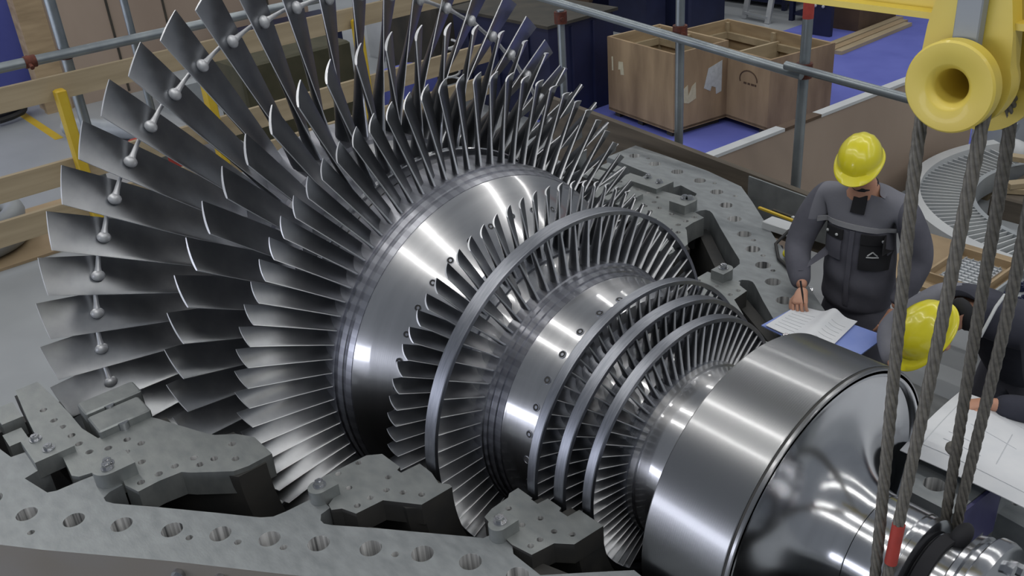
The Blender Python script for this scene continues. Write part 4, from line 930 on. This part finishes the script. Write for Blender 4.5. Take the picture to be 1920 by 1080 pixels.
w2.mesh('trousers', [skin_mesh(tr, [('top','hip'),('hip','rh'),('rh','rk'),('rk','ra'),('hip','lh'),('lh','lk'),('lk','la')], 'hip')], M['jacket'])
for sg in (-1,1): w2.mesh('boot', [skin_mesh({'a':(V(sg*0.122,-0.04,0.11),0.055),'b':(V(sg*0.124,-0.02,0.055),0.054),'c':(V(sg*0.13,0.09,0.050),(0.046,0.048)),'d':(V(sg*0.134,0.16,0.042),0.040)}, [('a','b'),('b','c'),('c','d')], 'a')], M['black'])
w2.mesh('hair', hair_parts(HT2), M['hair'])
w2.mesh('helmet', helmet_parts(HT2, 0.98), M['helmet'], label='yellow hard hat seen from above')
e = MB().tube([V(0.07,0.40,1.41),V(0.08,0.47,1.385),V(0.085,0.53,1.32),V(0.082,0.55,1.28)], 0.007, 8)
w2.mesh('lanyard', [([Vector(v) for v in e.v], e.f)], M['light'], label='white lanyard cord')

# ================================================================== PAPERS AND TOOLS ON THE FLANGE
def sheet(poly_fn, nx, ny, th=0.004):
    vs = []; fs = []
    for d in (0, -th):
        for i in range(nx+1):
            for k in range(ny+1):
                p = Vector(poly_fn(i/nx, k/ny)); vs.append(p+Vector((0,0,d)))
    q = (nx+1)*(ny+1); I = lambda i,k: i*(ny+1)+k
    for i in range(nx):
        for k in range(ny): fs.append((I(i,k),I(i+1,k),I(i+1,k+1),I(i,k+1))); fs.append((q+I(i,k),q+I(i,k+1),q+I(i+1,k+1),q+I(i+1,k)))
    rim = [I(i,0) for i in range(nx)]+[I(nx,k) for k in range(ny)]+[I(i,ny) for i in range(nx,0,-1)]+[I(0,k) for k in range(ny,0,-1)]
    for a, b in zip(rim, rim[1:]+rim[:1]): fs.append((a,q+a,q+b,b))
    return MB().add(vs, fs)
def quad(a, b, c, d, lift=lambda u,v: 0):
    a, b, c, d = map(Vector, (a,b,c,d))
    return lambda u, v: (a.lerp(b,u)).lerp(d.lerp(c,u), v)+Vector((0,0,lift(u,v)))
bk = thing('blue_folder', sheet(quad((0.315,1.155,0.022),(0.90,1.12,0.022),(0.895,1.525,0.022),(0.335,1.50,0.022)), 6, 4, 0.008), M['bluepaper'], 'blue folder lying open under the white sheets on the far flange', 'folder')
pg = thing('white_sheets', sheet(quad((0.345,1.155,0.03),(0.76,1.13,0.03),(0.70,1.545,0.03),(0.345,1.475,0.03), lambda u,v: 0.045*math.exp(-((u-0.62)/0.13)**2)*(0.25+0.75*v)+0.004), 24, 10, 0.004), M['paper'], 'white printed sheets under the standing worker\'s hand', 'papers')
for k in range(7):
    v = 0.15+0.10*k
    for u0, u1 in ((0.08,0.42),(0.70,0.93)):
        f = quad((0.345,1.155,0.03),(0.76,1.13,0.03),(0.70,1.545,0.03),(0.345,1.475,0.03), lambda u,v: 0.045*math.exp(-((u-0.62)/0.13)**2)*(0.25+0.75*v)+0.0052)
        obj('printed_line', MB().tube([f(u0+(u1-u0)*i/6, v) for i in range(7)], 0.0011, 4), M['ink'], pg)
dr = quad((1.50,0.62,0.03),(2.15,0.60,0.03),(1.95,1.28,0.03),(1.475,1.22,0.03), lambda u,v: 0.02+0.03*math.sin(u*4.2+0.6)*v+0.02*math.sin(v*3+u*2))
bd = thing('large_drawing', sheet(dr, 24, 18, 0.004), M['paper'], 'large white drawing spread under the bending worker\'s hand', 'drawing')
dl = MB()
d2 = lambda u, v: dr(u,v)+Vector((0,0,0.001))
for pts in ([(0.1,0.15),(0.9,0.15)],[(0.9,0.15),(0.9,0.9)],[(0.1,0.15),(0.1,0.9)],[(0.1,0.9),(0.9,0.9)],[(0.2,0.3),(0.5,0.3)],[(0.2,0.4),(0.45,0.4)],[(0.3,0.6),(0.7,0.6)],[(0.62,0.3),(0.62,0.75)]):
    (u0,v0),(u1,v1) = pts; dl.tube([d2(u0+(u1-u0)*i/14, v0+(v1-v0)*i/14) for i in range(15)], 0.0018, 4)
obj('drawn_lines', dl, M['ink'], bd)
thing('white_box', MB().bbox(-0.52,-0.15,2.28,2.40,0.0,0.055,0.006), M['light'], 'long white box lying on the far flange beside the standing worker', 'box')
thing('yellow_rule', MB().bar((-0.74,2.545,0.008),(-0.28,2.50,0.008),0.022,0.014), M['postyellow'], 'yellow folding rule on the far flange behind the white box', 'rule')
k = MB().bar((-0.64,2.575,0.008),(-0.46,2.56,0.008),0.022,0.014); k.cur = 1; k.bar((-0.46,2.56,0.008),(-0.24,2.54,0.008),0.022,0.014)
thing('brush_stick', k, [M['dark'],M['light']], 'thin dark and white stick beside the yellow rule', 'stick')
thing('black_cable', MB().tube([(-0.16,2.36,0.07),(-0.28,2.26,0.06),(-0.27,2.10,0.02),(-0.13,1.94,0.015),(0.02,1.86,0.015),(0.12,1.86,0.02)], 0.011, 10), M['rubber'], 'black cable curling over the flange edge by the worker\'s elbow', 'cable')
k = MB().ball((-0.10,2.02,0.035),(0.045,0.055,0.035),14,10); k.tube([(-0.10,2.02,0.05),(-0.08,1.98,0.085)],0.02,10)
thing('yellow_plug', k, M['helmet'], 'small yellow connector lying beside the black cable', 'connector', smooth=60)

# ================================================================== GOODS ON THE RIGHT
# half ring of guide vanes lying on timber blocks
vr = empty('vane_ring', (0.4,6.37,-1.17), 'pale half ring of guide vanes lying on blocks behind the ropes', 'vane ring')
def arc_ring(r0, r1, z0, z1, a0, a1, cx=0.40, cy=6.37, n=64):
    g = MB(); vs = []
    for i in range(n+1):
        a = math.radians(a0+(a1-a0)*i/n); c, s_ = math.cos(a), math.sin(a)
        for r, z in ((r0,z0),(r1,z0),(r1,z1),(r0,z1)): vs.append((cx+r*c, cy+r*s_, z))
    fs = [(i*4+u,(i+1)*4+u,(i+1)*4+(u+1)%4,i*4+(u+1)%4) for i in range(n) for u in range(4)]+[(0,1,2,3),(n*4+3,n*4+2,n*4+1,n*4)]
    return g.add(vs, fs)
obj('outer_band', arc_ring(1.64,1.76,-1.17,-0.88,150,330), M['light'], vr)
obj('inner_band', arc_ring(1.14,1.19,-1.15,-0.93,150,330), M['grey'], vr)
vn = None
for i in range(58):
    a = 152+176*i/57
    if vn is None:
        g = MB(); pts = [(-0.020,0.0),(0.0,0.022),(0.03,0.05),(0.034,0.05),(0.006,0.016),(-0.014,-0.006)]
        vs = []
        for r in (1.18,1.645): vs += [(r, p*r*1.1, -1.14+q*4) for p, q in ((-0.018,0.0),(-0.004,0.028),(0.020,0.052),(0.028,0.052),(0.006,0.022),(-0.006,0.0))]
        m = 6; g.add([(0.40+x, 6.37+y, z) for x,y,z in vs], [tuple(range(m)), tuple(range(2*m-1,m-1,-1))]+[(k,m+k,m+(k+1)%m,(k+1)%m) for k in range(m)])
        vn = obj('vane', g, M['light'], vr, None, 30); org = ORG[vr.name]
        rt = math.radians(a); vn.rotation_euler = (0,0,rt)
    else: clone(vn, vr, None, (0,0,math.radians(a)))
for i, (x,y) in enumerate(((-0.95,5.6),(-0.1,4.85),(0.95,4.85),(-0.9,6.6),(1.7,5.7))):
    thing('timber_block', MB().box(x-0.14,x+0.14,y-0.1,y+0.1,-1.25,-1.172), M['pine'], ('timber block under the left end of the vane ring','timber block under the front of the vane ring','timber block under the front right of the vane ring','timber block under the back left of the vane ring','timber block under the right of the vane ring')[i], 'block', 'blocks under the vane ring')
# bench with trays
bn = empty('work_bench', (0.8,3.5,-1.25), 'low workbench behind the bending worker carrying trays of parts', 'bench')
obj('bench_top', MB().box(-0.05,1.75,3.02,3.86,-0.50,-0.46), M['ply'], bn)
for x in (0.0,1.65):
    for y in (3.05,3.76): obj('leg', MB().box(x,x+0.06,y,y+0.06,-1.25,-0.50), M['brown'], bn)
def tray(label, x0, x1, y0, y1, h, m, ang=0):
    z = -0.46; e = empty('parts_tray', ((x0+x1)/2,(y0+y1)/2,z), label, 'tray', 'trays on the workbench'); t = 0.018
    obj('bottom', MB().box(x0,x1,y0,y1,z,z+0.012), m, e)
    for a in ((x0,x1,y0,y0+t),(x0,x1,y1-t,y1),(x0,x0+t,y0+t,y1-t),(x1-t,x1,y0+t,y1-t)): obj('side', MB().box(*a,z+0.012,z+h), m, e)
    return e
tray('wooden tray holding a white wire-mesh panel', 0.30,0.72,3.12,3.66,0.07,M['ply'])
ms = empty('wire_tray_liner', (0.50,3.38,-0.44), 'white wire-mesh panel lying in the wooden tray', 'mesh panel')
obj('sheet', MB().box(0.37,0.65,3.20,3.58,-0.447,-0.435), M['paper'], ms)
for i in range(9): obj('wire', MB().cyl((0.37,3.21+0.045*i,-0.428),(0.65,3.21+0.045*i,-0.428),0.005,n=6), M['grey'], ms)
for i in range(6): obj('wire', MB().cyl((0.385+0.05*i,3.20,-0.421),(0.385+0.05*i,3.58,-0.421),0.005,n=6), M['grey'], ms)
tray('grey tray filled with dark bolts and nuts', 0.78,1.02,3.10,3.60,0.07,M['grey'])
tray('grey tray of bolts at the right edge, partly hidden by a rope', 1.06,1.34,3.10,3.62,0.07,M['grey'])
nb = None; k = 0
for (x0,x1,y0,y1) in ((0.805,0.995,3.13,3.57),(1.085,1.315,3.13,3.59)):
    for i in range(26):
        x, y = random.uniform(x0+0.02,x1-0.02), random.uniform(y0+0.02,y1-0.02); lab = 'dark steel nut lying loose among others in the bolt tray'
        if nb is None:
            g = MB().cyl((x,y,-0.446),(x,y,-0.412),0.024,n=6); g.cyl((x,y,-0.412),(x,y,-0.404),0.012,n=10)
            nb = thing('nut', g, M['hole'], lab, 'nut', 'nuts in the trays', smooth=30); nb.data.materials[0] = M['cast2'] if 'cast2' in M else M['navy']
            nb0 = (x,y)
        else:
            c = clone(nb, None, W((x,y,-0.446)), (0,0,random.uniform(0,1)))
# scrap timber, cloth and hose
sc = [((-0.20,6.45),0.5,0.05),((-0.25,6.6),0.95,0.04),((0.05,6.6),-0.3,0.05),((-0.30,6.8),0.2,0.05),((0.05,6.85),1.2,0.04)]
nm = ['pale timber offcut in the scrap heap, lowest of five','pale timber offcut in the scrap heap, crossing the middle','pale timber offcut in the scrap heap, at the right','pale timber offcut in the scrap heap, at the far left','pale timber offcut in the scrap heap, at the back']
z = -1.0
thing('scrap_pallet', MB().bbox(-0.60,0.55,6.15,7.15,-1.25,-1.02,0.02), M['oldplank'], 'weathered pallet carrying the scrap timber inside the vane ring', 'pallet')
for i, ((x,y),a,h) in enumerate(sc):
    d = Vector((math.cos(a),math.sin(a),0))*0.42; zc = -1.015+0.055*i+0.03; thing('timber_offcut', MB().bar(Vector((x,y,zc))-d,Vector((x,y,zc))+d,0.11,0.05), M['pine'], nm[i], 'timber', 'timber offcuts in the heap')
thing('white_sack', MB().ball((-1.0,7.5,-1.09),(0.18,0.15,0.17),14,10), M['light'], 'white sack lying on the floor beside the rusty bracket', 'sack', smooth=80)
thing('white_hose', MB().tube([(-0.75,7.95,-1.15),(-0.62,7.7,-0.85),(-0.40,7.5,-0.72),(-0.05,7.4,-0.85),(0.35,7.35,-1.16)],0.075,12), M['light'], 'thick white hose curving over the scrap timber at the right edge', 'hose', smooth=60)
thing('rusty_bracket', MB().bar((-0.95,7.2,-1.19),(-0.55,7.3,-1.19),0.12,0.12), M['rust'], 'rusty brown bracket lying left of the scrap timber', 'bracket')
thing('screen_wall', MB().box(-1.75,-0.9,8.1,8.15,-1.25,-0.55), M['grey'], 'grey panel standing behind the scrap heap', 'panel')
thing('orange_drum', MB().cyl((0.35,7.9,-1.25),(0.35,7.9,-0.75),0.2,n=20), M['postyellow'], 'orange drum at the right edge behind the white hose', 'drum')
thing('silver_pipe', MB().tube([(-1.0,9.4,-0.45),(1.2,9.7,-0.45)],0.07,14), M['alu'], 'silver pipe lying on a dark trestle at the far right', 'pipe')
thing('dark_trestle', MB().bbox(-1.2,1.4,9.2,10.0,-1.25,-0.52,0.03), M['navy'], 'dark trestle table carrying a silver pipe at the far right', 'trestle table')
thing('round_fitting', MB().ball((-0.25,2.62,0.08),(0.07,0.09,0.06),14,8), M['dark'], 'dark round fitting behind the standing worker\'s shoulder', 'fitting', smooth=70)
